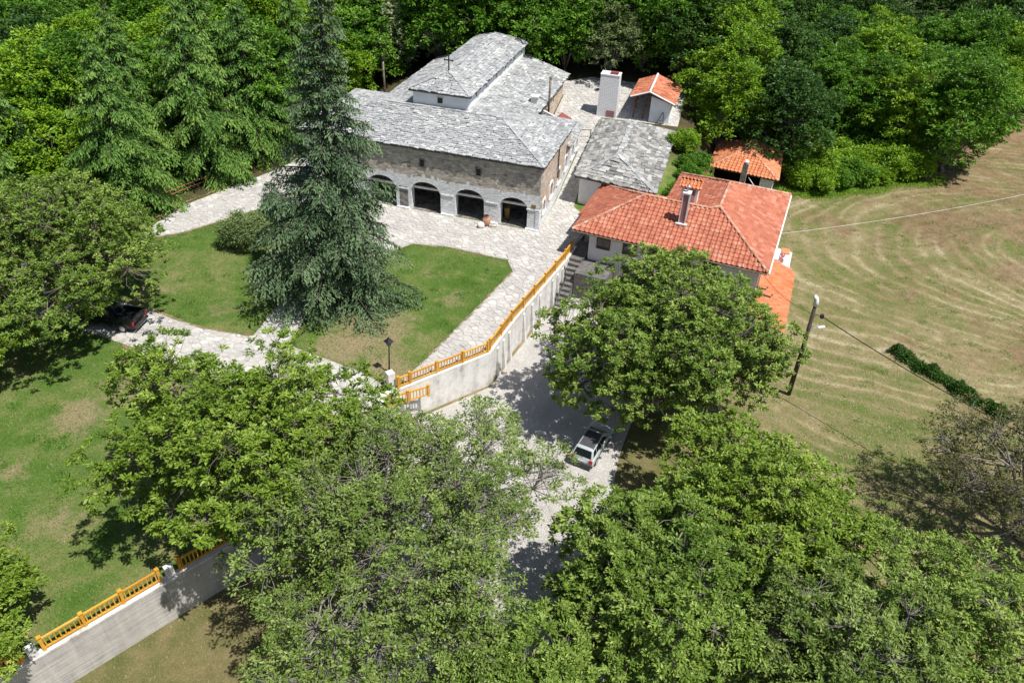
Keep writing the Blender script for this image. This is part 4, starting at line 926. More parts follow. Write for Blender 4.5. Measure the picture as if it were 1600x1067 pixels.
bp = MB(); bp.tube([Hp(17.3, 9.4, 1.33), Hp(17.6, 8.6, 1.33), Hp(17.5, 8.2, 1.33)], 0.09, 6); tag(bp.obj('black_pipe', MAT['black']), 'short bent black pipe lying on the concrete slab', 'pipe')

# ------------------------------------------------------------------ grill kiosk behind the house
kz = float(lower(26, 81))
kf = lambda a, b, z: Vector((21.5, 79.6, kz)) + Vector((.91, -.415, 0)) * (a * 1.1 - .3) + Vector((.3, .954, 0)).normalized() * (b * 1.1) + Vector((0, 0, z))
kk = thing('grill_kiosk', kf(3, 4, 0), 'open kiosk with an orange tiled hip roof and brick counters, behind the house', 'kiosk')
KE = 2.9; KR = 4.3
K1 = [[kf(-.3, -.3, KE), kf(6.4, -.3, KE), kf(3.05, 3.4, KR)], [kf(6.4, -.3, KE), kf(6.4, 7.3, KE), kf(3.15, 5.4, KR), kf(3.05, 3.4, KR)], [kf(-.3, 7.3, KE), kf(-.3, -.3, KE), kf(3.05, 3.4, KR), kf(3.15, 5.4, KR)], [kf(6.4, 7.3, KE), kf(-.3, 7.3, KE), kf(3.15, 5.4, KR)]]
kr = shell(K1, .12).obj('roof', MAT['wood_brown'], kk); cover(kr, K1, 'tile', MAT['tile_orange'], 0, tw=0.4, tl=0.42)
for a, b in ((K1[0][0], K1[0][2]), (K1[0][1], K1[0][2]), (K1[1][2], K1[1][3]), (K1[1][1], K1[1][2])): ridge_tiles(kr, a, b, MAT['ridge'])
KA = math.atan2(-.415, .91)
MB().box(kf(5.4, .55, 1.4), (1.3, 1.1, 2.9), KA).obj('corner_wall', MAT['block'], kk)
MB().box(kf(3.0, 6.9, 1.4), (6.0, 0.2, 2.9), KA).obj('back_wall', MAT['plaster_dirty'], kk)
MB().box(kf(6.0, 4.0, 1.2), (0.2, 5.6, 2.5), KA).obj('side_wall', MAT['plaster_dirty'], kk)
MB().box(kf(2.0, .5, .5), (4.2, 0.5, 1.1), KA).obj('counter', MAT['concrete_board'], kk)
MB().box(kf(2.0, .5, 1.1), (4.3, 0.62, 0.09), KA).obj('counter_top', MAT['tile_orange'], kk)
for a_ in (.1, 2.9): MB().box(kf(a_, .1, 1.4), (0.2, 0.2, 2.9), KA).obj('post', MAT['plaster_dirty'], kk)
k_ = MB(); k_.box(kf(3.1, -.75, 2.1), (0.55, 0.5, 4.2), KA); o_ = k_.obj('grill_chimney', MAT['grey_pier'], kk); p_ = MB(); p_.tube([kf(3.1, -.75, 4.2), kf(3.1, -.75, 4.5)], .12, 8); p_.tube([kf(3.1, -.75, 4.5), kf(3.1, -.75, 4.62)], [.28, .2], 8); p_.obj('cowl', MAT['white'], o_)
k_ = MB(); k_.tube([kf(-.5, -.7, -.2), kf(-.5, -.7, 3.2)], .26, 10); k_.tube([kf(-.5, -.7, 3.2), kf(-.5, -.7, 3.5)], .2, 10); k_.tube([kf(-.5, -.7, 3.5), kf(-.5, -.7, 3.62)], [.42, .36], 10); k_.obj('oven_flue', MAT['wood_red'], kk, True)
MB().tube([kf(3.6, -.3, 2.6), kf(5.0, -.4, 1.0)], 0.05, 6).obj('brace', MAT['white'], kk)

# ------------------------------------------------------------------ retaining walls
def polywall(pts, z0, z1, th):
    P = [Vector(p) for p in pts]; L, Rr = [], []
    for i, p in enumerate(P):
        if i == 0: d = (P[1] - P[0]).normalized(); n = Vector((-d.y, d.x)); k = 1
        elif i == len(P) - 1: d = (P[-1] - P[-2]).normalized(); n = Vector((-d.y, d.x)); k = 1
        else:
            a = (P[i] - P[i - 1]).normalized(); b = (P[i + 1] - P[i]).normalized(); n = (Vector((-a.y, a.x)) + Vector((-b.y, b.x))).normalized(); k = 1 / max(.4, n.dot(Vector((-a.y, a.x))))
        L.append(p + n * th / 2 * k); Rr.append(p - n * th / 2 * k)
    m = MB(); n = len(P)
    V = [(*p, z0) for p in L] + [(*p, z0) for p in Rr] + [(*p, z1) for p in L] + [(*p, z1) for p in Rr]
    F = []
    for i in range(n - 1): F += [(i, i + 1, 2 * n + i + 1, 2 * n + i), (n + i + 1, n + i, 3 * n + i, 3 * n + i + 1), (2 * n + i, 2 * n + i + 1, 3 * n + i + 1, 3 * n + i)]
    F += [(0, 2 * n, 3 * n, n), (n - 1, 2 * n - 1, 4 * n - 1, 3 * n - 1)]
    return m.add(V, F)
WR = WALLPTS[3:]
rw = thing('retaining_wall', (-1.6, 44.5, 0), 'stained white concrete retaining wall below the yellow fence, bending along the cobbled road', 'retaining wall')
polywall(WR, -.3, 2.86, 0.34).obj('wall_face', MAT['concrete'], rw)
polywall([(a - .02, b + .01) for a, b in WR], 2.862, 2.98, 0.40).obj('coping', MAT['concrete'], rw)
for i, t_ in enumerate((0.3, .55, .8)):
    for a, b in ((WR[2], WR[3]), (WR[3], WR[4]), (WR[4], WR[5])):
        d = (Vector(b) - Vector(a)); p = Vector(a) + d * t_; n = Vector((d.y, -d.x)).normalized(); c_ = p + n * 0.2
        MB().hexa([Vector((*(c_ + (d.normalized() * x) + n * y), z)) for z, yy in ((-.2, .30), (2.6, .06)) for x, y in ((-.16, -.1), (.16, -.1), (.16, yy), (-.16, yy))]).obj('buttress', MAT['concrete'], rw)
rw2 = thing('garden_wall', (-19, 22, 0), 'board-marked grey concrete wall below the lawn in the lower left corner', 'retaining wall')
polywall(WALLPTS[:4], -.3, 2.86, 0.34).obj('wall_face', MAT['concrete_board'], rw2)
polywall([(a - .02, b + .01) for a, b in WALLPTS[:4]], 2.862, 2.97, 0.42).obj('coping', MAT['concrete'], rw2)
ho = MB(); hp = [(4.3, 57.9, 2.6), (4.45, 57.2, 1.7), (3.9, 56, .9), (3.4, 54.8, .15), (3.2, 54.1, .1)]; ho.tube(hp, .05, 6); tag(ho.obj('black_hose', MAT['black']), 'black hose running down the foot of the white retaining wall near the steps', 'hose')

# ------------------------------------------------------------------ yellow fences
def fence(pts, z, label, spacing=2.0, h=0.92, mat='yellow', bal=0.2, group='yellow fences'):
    P = [Vector(p) for p in pts]; f = thing('yellow_fence', (*P[0], z), label, 'fence', group)
    ends = []
    for a, b in zip(P[:-1], P[1:]):
        L = (b - a).length; k = max(1, round(L / spacing)); ends += [(a + (b - a) * i / k, a + (b - a) * (i + 1) / k) for i in range(k)]
    for i, (a, b) in enumerate(ends):
        d = (b - a).normalized(); rz = math.atan2(d.y, d.x); L = (b - a).length
        for p in ([a] if i < len(ends) - 1 else [a, b]):
            rz_ = rz + random.gauss(0, .05); m = MB(); lf = Matrix.Rotation(rz_, 3, 'Z') @ Matrix.Rotation(random.gauss(0, .018), 3, 'X') @ Matrix.Rotation(random.gauss(0, .018), 3, 'Y'); m.box((*p, z + h / 2 + .03), (0.15, 0.15, h + .06), fr=lf); m.box((*p, z + h + .09), (0.20, 0.20, 0.05), rz); m.obj('post', MAT[mat], f)
        c_ = (a + b) / 2
        MB().box((*c_, z + h - .08), (L - .15, 0.10, 0.09), fr=Matrix.Rotation(rz, 3, 'Z') @ Matrix.Rotation(random.gauss(0, .004), 3, 'Y')).obj('top_rail', MAT[mat], f)
        MB().box((*c_, z + .14), (L - .15, 0.08, 0.09), rz).obj('bottom_rail', MAT[mat], f)
        k = int((L - .2) / bal)
        for j in range(k):
            q_ = a + d * (L * (j + .7) / (k + .4)); MB().box((*q_, z + h / 2 + .02), (0.06, 0.05, h - .30), rz).obj('baluster', MAT[mat], f)
    return f
fence([(-7.6, 40.05), (-6.9, 40.62), (-1.72, 44.52)], 2.98, 'yellow baluster fence on the white wall, from the concrete gatepost to the bend')
fence([(-1.6, 44.8), (-.1, 48.6), (2.5, 54.3), (4.3, 58.3), (5.0, 60.2)], 2.98, 'long yellow baluster fence climbing from the bend up to the red-roofed house')
fence([(-8.2, 38.9), (-5.6, 40.3)], 2.2, 'short yellow stair railing in front of the gatepost, half hidden by the tree', 1.5)
fence([(-16.75, 24.72), (-14.6, 26.85)], 2.97, 'last yellow fence run beyond the upper white pillar on the grey wall', 2.2)
fence([(-21.4, 19.95), (-17.5, 23.95)], 2.97, 'middle yellow fence run of three bays on the grey wall')
fence([(-25.5, 15.75), (-22.05, 19.3)], 2.97, 'yellow fence run cut by the bottom left corner of the photo', 2.2)
for x_, y_, l_ in ((-17.13, 24.33, 'short white concrete pillar between fence runs, near the overhanging walnut'), (-21.73, 19.62, 'short white concrete pillar between fence runs, near the bottom left corner')):
    MB_ = MB(); MB_.box((x_, y_, 3.37), (0.42, 0.32, 0.74), math.atan2(1, 1)); tag(MB_.obj('wall_pillar', MAT['plaster_dirty']), l_, 'pillar', 'pillars on the garden wall')
gp = MB(); gp.box((-8.15, 40.3, 3.45), (0.5, 0.5, 1.4), .6); tag(gp.obj('gatepost', MAT['concrete']), 'plain grey concrete gatepost beside the black garden lamp', 'gatepost')
rf = thing('wooden_rail_fence', (-33, 67, 2.8), 'low brown two-rail fence under the conifers along the paved lane', 'fence')
RP = [(-37.5, 58.5), (-35.4, 61.6), (-33.6, 66.6), (-31.2, 70.2), (-28.4, 74.5), (-26.5, 79)]
for a, b in zip(RP[:-1], RP[1:]):
    za, zb2 = float(upper(*a)), float(upper(*b))
    MB().tube([(*a, za - .1), (*a, za + .95)], .06, 6).obj('post', MAT['wood_rail'], rf)
    for h in (.45, .85): MB().tube([(*a, za + h), (*b, zb2 + h)], .045, 6).obj('rail', MAT['wood_rail'], rf)
sg = thing('yellow_sign', (-32.4, 70.2, 2.8), 'square yellow notice board in the shade under the conifers', 'sign')
MB().tube([(-32.4, 70.3, 2.6), (-32.4, 70.3, 4.0)], .04, 6).obj('post', MAT['dark_metal'], sg); MB().box((-32.4, 70.22, 4.1), (.52, .04, .62), .15).obj('board', MAT['yellow_sign'], sg)

# ------------------------------------------------------------------ lamp post, utility pole, wires
lp = thing('garden_lamp', (-8.53, 41.92, 2.8), 'black garden lamp post with a square hooded lantern on the dry lawn', 'lamp post')
L0 = Vector((-8.53, 41.92, 2.8)); ax = Vector((0.05, 0, 1)).normalized()
m_ = MB(); m_.tube([L0, L0 + ax * 2.3], [.055, .045], 8); m_.lathe(L0, [(.12, 0), (.12, .12), (.07, .2)], 8); m_.obj('post', MAT['black'], lp, True)
T0 = L0 + ax * 2.3
m_ = MB(); m_.lathe(T0, [(.08, 0), (.13, .05), (.24, .42)], 4); m_.obj('lantern_glass', MAT['window_blue'], lp)
m_ = MB(); m_.lathe(T0 + Vector((0, 0, .42)), [(.36, 0), (.36, .04), (.10, .26), (.05, .36)], 4); m_.obj('hood', MAT['black'], lp)

up_ = thing('utility_pole', (20.96, 44.68, 0), 'leaning dark wooden utility pole with a white cap and street lamp at the field edge', 'utility pole')
B0 = Vector((20.96, 44.68, -.3)); T1 = Vector((20.75, 44.5, 8.3))
m_ = MB(); m_.tube([B0, B0 + (T1 - B0) * .5 + Vector((.06, 0, 0)), T1], [.19, .16, .12], 10); m_.obj('shaft', MAT['bark_dark'], up_, True)
m_ = MB(); m_.tube([T1 - Vector((0, 0, .05)), T1 + Vector((-.02, 0, .3)), T1 + Vector((-.08, 0, .55)), T1 + Vector((-.25, 0, .75))], [.17, .18, .17, .12], 8); m_.obj('pole_cap', MAT['white'], up_, True)
a0 = B0 + (T1 - B0) * .76; m_ = MB(); m_.tube([a0, a0 + Vector((.7, .1, .12))], .03, 6); arm = m_.obj('lamp_arm', MAT['steel'], up_)
m_ = MB(); fr = Matrix.Rotation(.12, 3, 'Z') @ Matrix.Rotation(-.15, 3, 'Y'); m_.box(a0 + Vector((.92, .12, .15)), (.52, .2, .13), fr=fr); m_.obj('lamp_head', MAT['white'], arm, bevel=.04)
m_ = MB(); i0 = T1 - Vector((0, 0, .7)); m_.tube([i0, i0 + Vector((.6, -.1, -.1))], .035, 6); m_.box(i0 + Vector((.65, -.1, -.12)), (.2, .2, .3)); m_.obj('insulator', MAT['dark_metal'], up_)
def wire(name, a, b, sag, r, mat, label):
    a = Vector(a); b = Vector(b); m = MB(); m.tube([a + (b - a) * t + Vector((0, 0, -sag * 4 * t * (1 - t))) for t in [i / 16 for i in range(17)]], r, 5); tag(m.obj(name, mat), label, 'cable')
wire('power_cable', i0 + Vector((.6, -.1, -.1)), (38.5, 24.5, 7.5), .8, .035, MAT['black'], 'black overhead cable sagging from the utility pole down across the field')
wire('service_cable', i0, Hp(16.3, .6, 4.9), .5, .014, MAT['black'], 'thin black service cable from the utility pole to the house corner')
wire('white_cable', Hp(16.4, 10, 4.0), (75, 80, 8.0), 1.2, .016, MAT['plaster_dirty'], 'pale overhead cable running from the house across the hay field to the right')

# ------------------------------------------------------------------ vehicles
def wheel(parent, x, y, r=.30, wd=.2):
    m = MB(); m.tube([(x - wd / 2, y, r), (x + wd / 2, y, r)], r, 16); o = m.obj('wheel', MAT['rubber'], parent, world=False)
    m = MB(); m.tube([(x - wd / 2 - .01, y, r), (x + wd / 2 + .01, y, r)], r * .62, 12); m.obj('rim', MAT['steel'], o, world=False)
def hatchback(loc, rz, paint, label, detail_roof=True):
    c = thing('hatchback_car', loc, label, 'car', None, rz)
    half = [(-2.02, .28), (-2.08, .50), (-2.02, .92), (-1.2, .96), (1.0, .94), (1.85, .80), (2.06, .58), (2.04, .28)]
    m = MB(); V = [(s * (.84 if 0.4 < z < .93 else .80), y, z) for s in (-1, 1) for y, z in half]; k = len(half)
    m.add(V, [list(range(k)), list(range(2 * k - 1, k - 1, -1))] + [(i, k + i, k + (i + 1) % k, (i + 1) % k) for i in range(k)])
    m.obj('body', paint, c, True, .045, world=False)
    gb = [(-.76, -2.0, .92), (.76, -2.0, .92), (.76, 1.12, .92), (-.76, 1.12, .92)]; gt = [(-.60, -1.62, 1.44), (.60, -1.62, 1.44), (.58, .28, 1.44), (-.58, .28, 1.44)]
    MB().hexa(gb + gt).obj('cabin', paint, c, True, .05, world=False)
    def pane(name, P, mat, par=c, off=.012):
        P = [Vector(p) for p in P]; n = (P[1] - P[0]).cross(P[2] - P[0]).normalized()
        MB().hexa([p - n * .02 for p in P] + [p + n * off for p in P]).obj(name, mat, par, world=False)
    G = [Vector(p) for p in gb + gt]
    def face(a, b, cc, d, u0, u1, v0, v1):
        f = lambda u, v: (G[a] * (1 - u) + G[b] * u) * (1 - v) + (G[d] * (1 - u) + G[cc] * u) * v
        return [f(u0, v0), f(u1, v0), f(u1, v1), f(u0, v1)]
    pane('rear_window', face(0, 1, 5, 4, .07, .93, .12, .88), MAT['glass'])
    pane('windscreen', face(2, 3, 7, 6, .06, .94, .1, .92), MAT['glass'])
    for a, b, cc, d in ((1, 2, 6, 5), ):
        pane('side_window', face(a, b, cc, d, .06, .24, .15, .86), MAT['glass']); pane('side_window', face(a, b, cc, d, .27, .52, .12, .87), MAT['glass']); pane('side_window', face(a, b, cc, d, .55, .86, .12, .87), MAT['glass'])
    for a, b, cc, d in ((3, 0, 4, 7), ):
        pane('side_window', face(a, b, cc, d, .76, .94, .15, .86), MAT['glass']); pane('side_window', face(a, b, cc, d, .48, .73, .12, .87), MAT['glass']); pane('side_window', face(a, b, cc, d, .14, .45, .12, .87), MAT['glass'])
    if detail_roof: pane('roof_panel', [(-.50, -1.42, 1.447), (.50, -1.42, 1.447), (.49, .16, 1.447), (-.49, .16, 1.447)], MAT['car_roof'], off=.006)
    for s in (-1, 1):
        MB().box((s * .66, -2.045, .80), (.26, .09, .27)).obj('tail_light', MAT['lamp_red'], c, bevel=.02, world=False)
        MB().box((s * .60, 2.0, .66), (.32, .1, .16)).obj('headlight', MAT['lamp_clear'], c, bevel=.02, world=False)
        MB().box((s * .95, .72, 1.0), (.2, .12, .14)).obj('mirror', paint, c, bevel=.02, world=False)
        MB().box((s * .845, .2, .52), (.02, 2.2, .09)).obj('side_trim', MAT['bumper'], c, world=False)
        for y in (-1.28, 1.30): wheel(c, s * .74, y)
        MB().tube([(s * .56, -1.5, 1.5), (s * .55, .15, 1.5)], .02, 6).obj('roof_rail', MAT['dark_metal'], c, world=False)
    MB().box((0, -2.06, .46), (1.66, .16, .26)).obj('rear_bumper', MAT['bumper'], c, bevel=.04, world=False)
    MB().box((0, 2.03, .44), (1.66, .16, .26)).obj('front_bumper', MAT['bumper'], c, bevel=.04, world=False)
    MB().box((0, -2.085, .70), (.52, .03, .12)).obj('number_plate', MAT['white'], c, world=False)
    MB().tube([(.05, -2.02, .97), (-.28, -1.93, 1.08)], .012, 5).obj('rear_wiper', MAT['black'], c, world=False)
    return c
hatchback((5.80, 38.05, .03), -R_(26), MAT['car_silver'], 'silver hatchback with a dark roof panel parked on the cobbled road')
hatchback((7.9, 31.5, .03), R_(122), MAT['car_navy'], 'dark blue-grey car mostly hidden under the tree at the road edge', False)
pk = thing('pickup_truck', (-30.0, 46.2, 2.84), 'black pickup truck parked on the lane, its tail showing beneath the tree', 'pickup truck', None, R_(82))
MB().hexa([(-.85, -2.4, .42), (.85, -2.4, .42), (.85, 2.5, .42), (-.85, 2.5, .42), (-.87, -2.45, 1.0), (.87, -2.45, 1.0), (.85, 2.45, 1.0), (-.85, 2.45, 1.0)]).obj('body', MAT['car_black'], pk, True, .05, world=False)
MB().hexa([(-.80, -.75, .98), (.80, -.75, .98), (.80, 1.5, .98), (-.80, 1.5, .98), (-.64, -.6, 1.68), (.64, -.6, 1.68), (.62, .7, 1.68), (-.62, .7, 1.68)]).obj('cab', MAT['car_black'], pk, True, .06, world=False)
MB().hexa([(-.62, -.79, 1.1), (.62, -.79, 1.1), (.6, -.70, 1.1), (-.6, -.70, 1.1), (-.52, -.665, 1.58), (.52, -.665, 1.58), (.5, -.6, 1.58), (-.5, -.6, 1.58)]).obj('rear_window', MAT['glass'], pk, world=False)
for s in (-1, 1):
    MB().box((s * .83, -1.6, 1.12), (.09, 1.65, .26)).obj('bed_side', MAT['car_black'], pk, bevel=.02, world=False)
    MB().box((s * .80, -2.43, .85), (.14, .1, .34)).obj('tail_light', MAT['lamp_red'], pk, bevel=.02, world=False)
    for y in (-1.5, 1.6): wheel(pk, s * .76, y, .36, .24)
MB().box((0, -2.43, 1.06), (1.5, .07, .42)).obj('tailgate', MAT['car_black'], pk, bevel=.02, world=False)
MB().box((0, -2.56, .55), (1.66, .16, .16)).obj('rear_bumper', MAT['dark_metal'], pk, bevel=.03, world=False)

# ------------------------------------------------------------------ small things in the court
ur = thing('terracotta_jar', W(4.9, -.7, 0), 'terracotta jar with a dark mouth standing at the second porch pier from the right', 'jar')
m_ = MB(); m_.lathe(W(4.85, -.65, 0), [(.2, .01), (.38, .35), (.42, .6), (.30, .9), (.22, 1.0), (.27, 1.06)], 14); m_.obj('body', MAT['terracotta'], ur, True)
m_ = MB(); m_.lathe(W(4.85, -.65, 1.05), [(.23, 0), (.23, .02)], 14); m_.obj('mouth', MAT['black'], ur)  # black disc paints the shade inside the jar
st_ = MB(); st_.lathe(W(5.2, -1.2, 0), [(.14, .01), (.3, .12), (.36, .32), (.28, .5), (.12, .58)], 10); tag(st_.obj('white_stone', MAT['plaster_dirty'], smooth=True), 'rounded whitish stone in front of the terracotta jar', 'stone')
st_ = MB(); st_.box(W(4.2, -.75, .15), (.7, .35, .28), CHRZ + .2); tag(st_.obj('stone_block', MAT['rubble'], bevel=.04), 'low brownish stone block right of the terracotta jar', 'stone')
ys = thing('yellow_stand', W(3.45, 1.4, 0), 'dull yellow stand in the shade just inside the rightmost porch arch', 'stand')
MB().hexa([W(3.65, 1.3, 0), W(3.25, 1.3, 0), W(3.25, 1.6, 0), W(3.65, 1.6, 0), W(3.7, 1.25, 1.15), W(3.2, 1.25, 1.15), W(3.2, 1.65, 1.35), W(3.7, 1.65, 1.35)]).obj('stand_body', MAT['brass'], ys)
oc = MB(); oc.lathe((7.3, 54.2, 0.03), [(.3, 0), (.42, .5), (.38, .55)], 12); tag(oc.obj('orange_tub', MAT['tile_orange'], smooth=True), 'orange tub on the ground under the big walnut near the steps', 'tub')
for i, (x_, y_) in enumerate(((5.9, 53.3), (6.1, 51.9))):
    b_ = thing('stone_bench', (x_, y_, 0), 'white stone bench nearer the steps under the walnut' if i == 0 else 'white stone bench farther from the steps under the walnut', 'bench', 'benches under the walnut')
    MB().box((x_, y_, .45), (1.5, .4, .1), -.3).obj('seat', MAT['white'], b_)
    for d in (-.5, .5): MB().box((x_ + d * .95, y_ - d * .3, .2), (.16, .34, .4), -.3).obj('leg', MAT['white'], b_)

# ------------------------------------------------------------------ trees
def unit(a): return a / (np.linalg.norm(a, axis=-1, keepdims=True) + 1e-9)
def leaves_mesh(name, P, D, Nn, L, Wd, tint, mat, fold=0.12):
    D = unit(D); Sd = unit(np.cross(D, Nn)); Nn = np.cross(Sd, D); n = len(P)
    L = L[:, None]; Wd = Wd[:, None]
    V = np.empty((n, 4, 3), np.float32)
    V[:, 0] = P; V[:, 1] = P + D * L * .48 + Sd * Wd / 2 + Nn * Wd * fold; V[:, 2] = P + D * L - Nn * L * .10; V[:, 3] = P + D * L * .48 - Sd * Wd / 2 + Nn * Wd * fold
    return npmesh(name, V.reshape(-1, 3), quads=np.arange(4 * n).reshape(n, 4), mat=mat, tint=tint)
class Tubes:
    def __init__(s): s.V = []; s.Q = []; s.o = 0
    def add(s, pts, rad, n):
        pts = np.asarray(pts, float); k = len(pts); d = np.gradient(pts, axis=0); d = unit(d)
        ref = np.where(np.abs(d[:, 2:3]) < .9, np.array([[0, 0, 1.]]), np.array([[1., 0, 0]])); a = unit(np.cross(d, ref)); b = np.cross(d, a)
        an = 2 * np.pi * np.arange(n) / n
        V = pts[:, None] + (a[:, None] * np.cos(an)[None, :, None] + b[:, None] * np.sin(an)[None, :, None]) * np.asarray(rad)[:, None, None]
        s.V.append(V.reshape(-1, 3)); i = np.arange(k - 1)[:, None] * n; j = np.arange(n)[None]; j2 = (j + 1) % n
        s.Q.append(np.stack([i + j, i + j2, i + n + j2, i + n + j], -1).reshape(-1, 4) + s.o); s.o += k * n
    def mesh(s, name, mat): return npmesh(name, np.concatenate(s.V), quads=np.concatenate(s.Q), mat=mat, smooth=True)
def bez(a, b, c, k): t = np.linspace(0, 1, k)[:, None]; return a * (1 - t) ** 2 + 2 * b * t * (1 - t) + c * t * t
def broadleaf(seed, R, H, trunk, boughs, tips, nleaf, leaf, mat, bark, flat=.75, twigs=.5, tr=.28, shape=None, rb=.30, hollow=.0, lw=.5, lobes=.22, spread=.20):
    r = np.random.default_rng(seed); zc = trunk + (H - trunk) * .48; hz = (H - trunk) * .5
    ph = r.uniform(0, 6.28, 4); am = r.uniform(.5, 1, 4) * lobes
    i = np.arange(boughs) + .5; zz = 1 - 1.72 * i / boughs; th = np.pi * (1 + 5 ** .5) * i + r.normal(0, .25, boughs)
    rr = np.sqrt(np.clip(1 - zz * zz, 0, 1)); lob = 1 + am[0] * np.sin(2 * th + ph[0]) + am[1] * np.sin(3 * th + ph[1]) + am[2] * np.sin(5 * th + ph[2]) + r.normal(0, .06, boughs)
    shell_ = np.where(r.random(boughs) < .22, r.uniform(.35, .7, boughs), r.uniform(.78, 1.0, boughs))
    C = np.stack([np.cos(th) * rr * lob * R * .78 * shell_, np.sin(th) * rr * lob * R * .78 * shell_, zc + zz * hz * .80 * shell_ + r.normal(0, .05 * hz, boughs)], 1)
    if shape is not None: C = shape(C)
    Rb = R * rb * r.uniform(.7, 1.25, boughs)
    T = Tubes(); base = np.array([0, 0, -.3]); fork = np.array([r.normal(0, .15), r.normal(0, .15), trunk * .85])
    T.add(bez(base, np.array([r.normal(0, .2), r.normal(0, .2), trunk * .5]), fork, 5), np.linspace(tr * 1.25, tr * .9, 5), 9)
    nl = 7; la = np.arange(nl) / nl * 6.28 + r.normal(0, .2, nl); limbs = np.stack([np.cos(la) * R * .38, np.sin(la) * R * .38, np.full(nl, zc - hz * .05) + r.normal(0, hz * .2, nl)], 1); limbs = np.vstack([limbs, [[0, 0, zc + hz * .35]]])
    for l in limbs: T.add(bez(fork, fork * .5 + l * .5 + np.array([0, 0, -.08 * R]), l, 5), np.linspace(tr * .6, tr * .28, 5), 6)
    nearest = np.argmin(((C[:, None] - limbs[None]) ** 2).sum(-1), 1)
    for c, k in zip(C, nearest): T.add(bez(limbs[k], (limbs[k] + c) / 2 + r.normal(0, .12 * R, 3) * .5, c, 4), np.linspace(tr * .26, tr * .11, 4), 5)
    d = unit(r.normal(0, 1, (boughs, tips, 3)) + np.array([0, 0, .45])); rad = np.where(r.random((boughs, tips, 1)) < .8, r.uniform(.82, 1.06, (boughs, tips, 1)), r.uniform(.4, .8, (boughs, tips, 1)))
    out = unit(C - np.array([0, 0, zc - hz * .3])); d = unit(d + out[:, None] * .35)
    P = C[:, None] + d * Rb[:, None, None] * rad * np.array([1, 1, flat])
    tw = r.random((boughs, tips)) < twigs
    for a, b in zip(*np.nonzero(tw)):
        T.add(np.array([C[a], (C[a] + P[a, b]) / 2 + r.normal(0, .08 * Rb[a], 3), P[a, b]]), [tr * .085, tr * .055, tr * .025], 3)
    keep = r.random((boughs, tips)) > hollow
    P = P[keep]; dd = d[keep]; n = len(P)
    tb = np.repeat(r.normal(0, .09, boughs)[:, None], tips, 1)[keep]
    LP = np.repeat(P, nleaf, 0); az = r.uniform(0, 6.28, n * nleaf); dirn = np.stack([np.cos(az), np.sin(az), r.uniform(-.5, .55, n * nleaf)], 1)
    LP = LP + unit(dirn) * r.uniform(.0, 1, (n * nleaf, 1)) * spread + r.normal(0, spread * .45, (n * nleaf, 3))
    D = dirn + np.repeat(dd, nleaf, 0) * .6 + np.array([0, 0, -.08])
    Nn = np.array([0, 0, 1.]) + r.normal(0, .7, (n * nleaf, 3)) + np.repeat(dd, nleaf, 0) * .35
    L = leaf * r.uniform(.65, 1.25, n * nleaf)
    tint = np.clip(.5 + np.repeat(tb, nleaf) + np.repeat(r.normal(0, .13, n), nleaf) + r.normal(0, .20, n * nleaf), 0, 1)
    return leaves_mesh('crown', LP, D, Nn, L, L * lw, tint, mat), T.mesh('trunk', bark)
def conifer(seed, H, R, nb, twn, tuft, mat, bark, leaf=.34, droop=.25, taper=.85, z0=.06):
    r = np.random.default_rng(seed); T = Tubes(); T.add(np.array([[0, 0, -.3], [0, 0, H * .5], [r.normal(0, .1), r.normal(0, .1), H]]), [.32 * H / 16, .19 * H / 16, .03], 8)
    PP = []; DD = []; NN = []; TT = []; LL = []
    for i in range(nb):
        f = (i + r.uniform(0, 1)) / nb; z = H * (z0 + (1 - z0) * f * .985); az = i * 2.39996 + r.normal(0, .25)
        ln = R * (1 - f) ** taper * r.uniform(.62, 1.2) + .25; rise = .22 - .1 * f + r.normal(0, .06)
        h = np.array([np.cos(az), np.sin(az), 0]); k = 6; t = np.linspace(0, 1, k)[:, None]
        dr = droop * (1 - .7 * f) * r.uniform(.6, 1.3)
        pts = np.array([0, 0, z]) + h * ln * t + np.array([0, 0, 1.]) * (ln * (rise * 1.2 * t - (dr + rise * .6) * t ** 2))
        T.add(pts, np.linspace(.055, .012, k) * H / 16, 4)
        side = np.cross([0, 0, 1.], h); bt = r.normal(0, .10)
        m = max(4, int(twn * ln / R * 1.25 + 2))
        for j in range(m):
            tt = .12 + .88 * (j + r.uniform(0, 1)) / m; x = tt * (k - 1); i0 = min(int(x), k - 2); p = pts[i0] + (pts[i0 + 1] - pts[i0]) * (x - i0); tang = unit(pts[i0 + 1] - pts[i0])
            for s in (-1, 1):
                tl = (.18 + .36 * (1 - tt) * min(1, tt * 4)) * ln * r.uniform(.7, 1.2) * .75 + .12
                d = unit(tang * .75 + side * s * .85 + np.array([0, 0, -.18 - dr * .5]) + r.normal(0, .1, 3)); q = max(3, int(tuft * tl / .8) + 1)
                uu = np.linspace(.1, 1, q)[:, None]; b = p + d * tl * uu + np.array([0, 0, -1.]) * (tl * .28 * uu ** 2)
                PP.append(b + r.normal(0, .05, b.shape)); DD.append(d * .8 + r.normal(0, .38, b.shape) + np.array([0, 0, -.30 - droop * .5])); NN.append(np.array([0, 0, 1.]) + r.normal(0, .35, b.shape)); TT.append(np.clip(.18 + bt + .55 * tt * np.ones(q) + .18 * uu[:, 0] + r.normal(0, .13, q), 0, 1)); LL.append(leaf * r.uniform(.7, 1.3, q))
    P = np.vstack(PP); D = np.vstack(DD); Nn = np.vstack(NN); Tt = np.concatenate(TT); L = np.concatenate(LL)
    return leaves_mesh('crown', P, D, Nn, L, L * .36, Tt, mat, .05), T.mesh('trunk', bark)
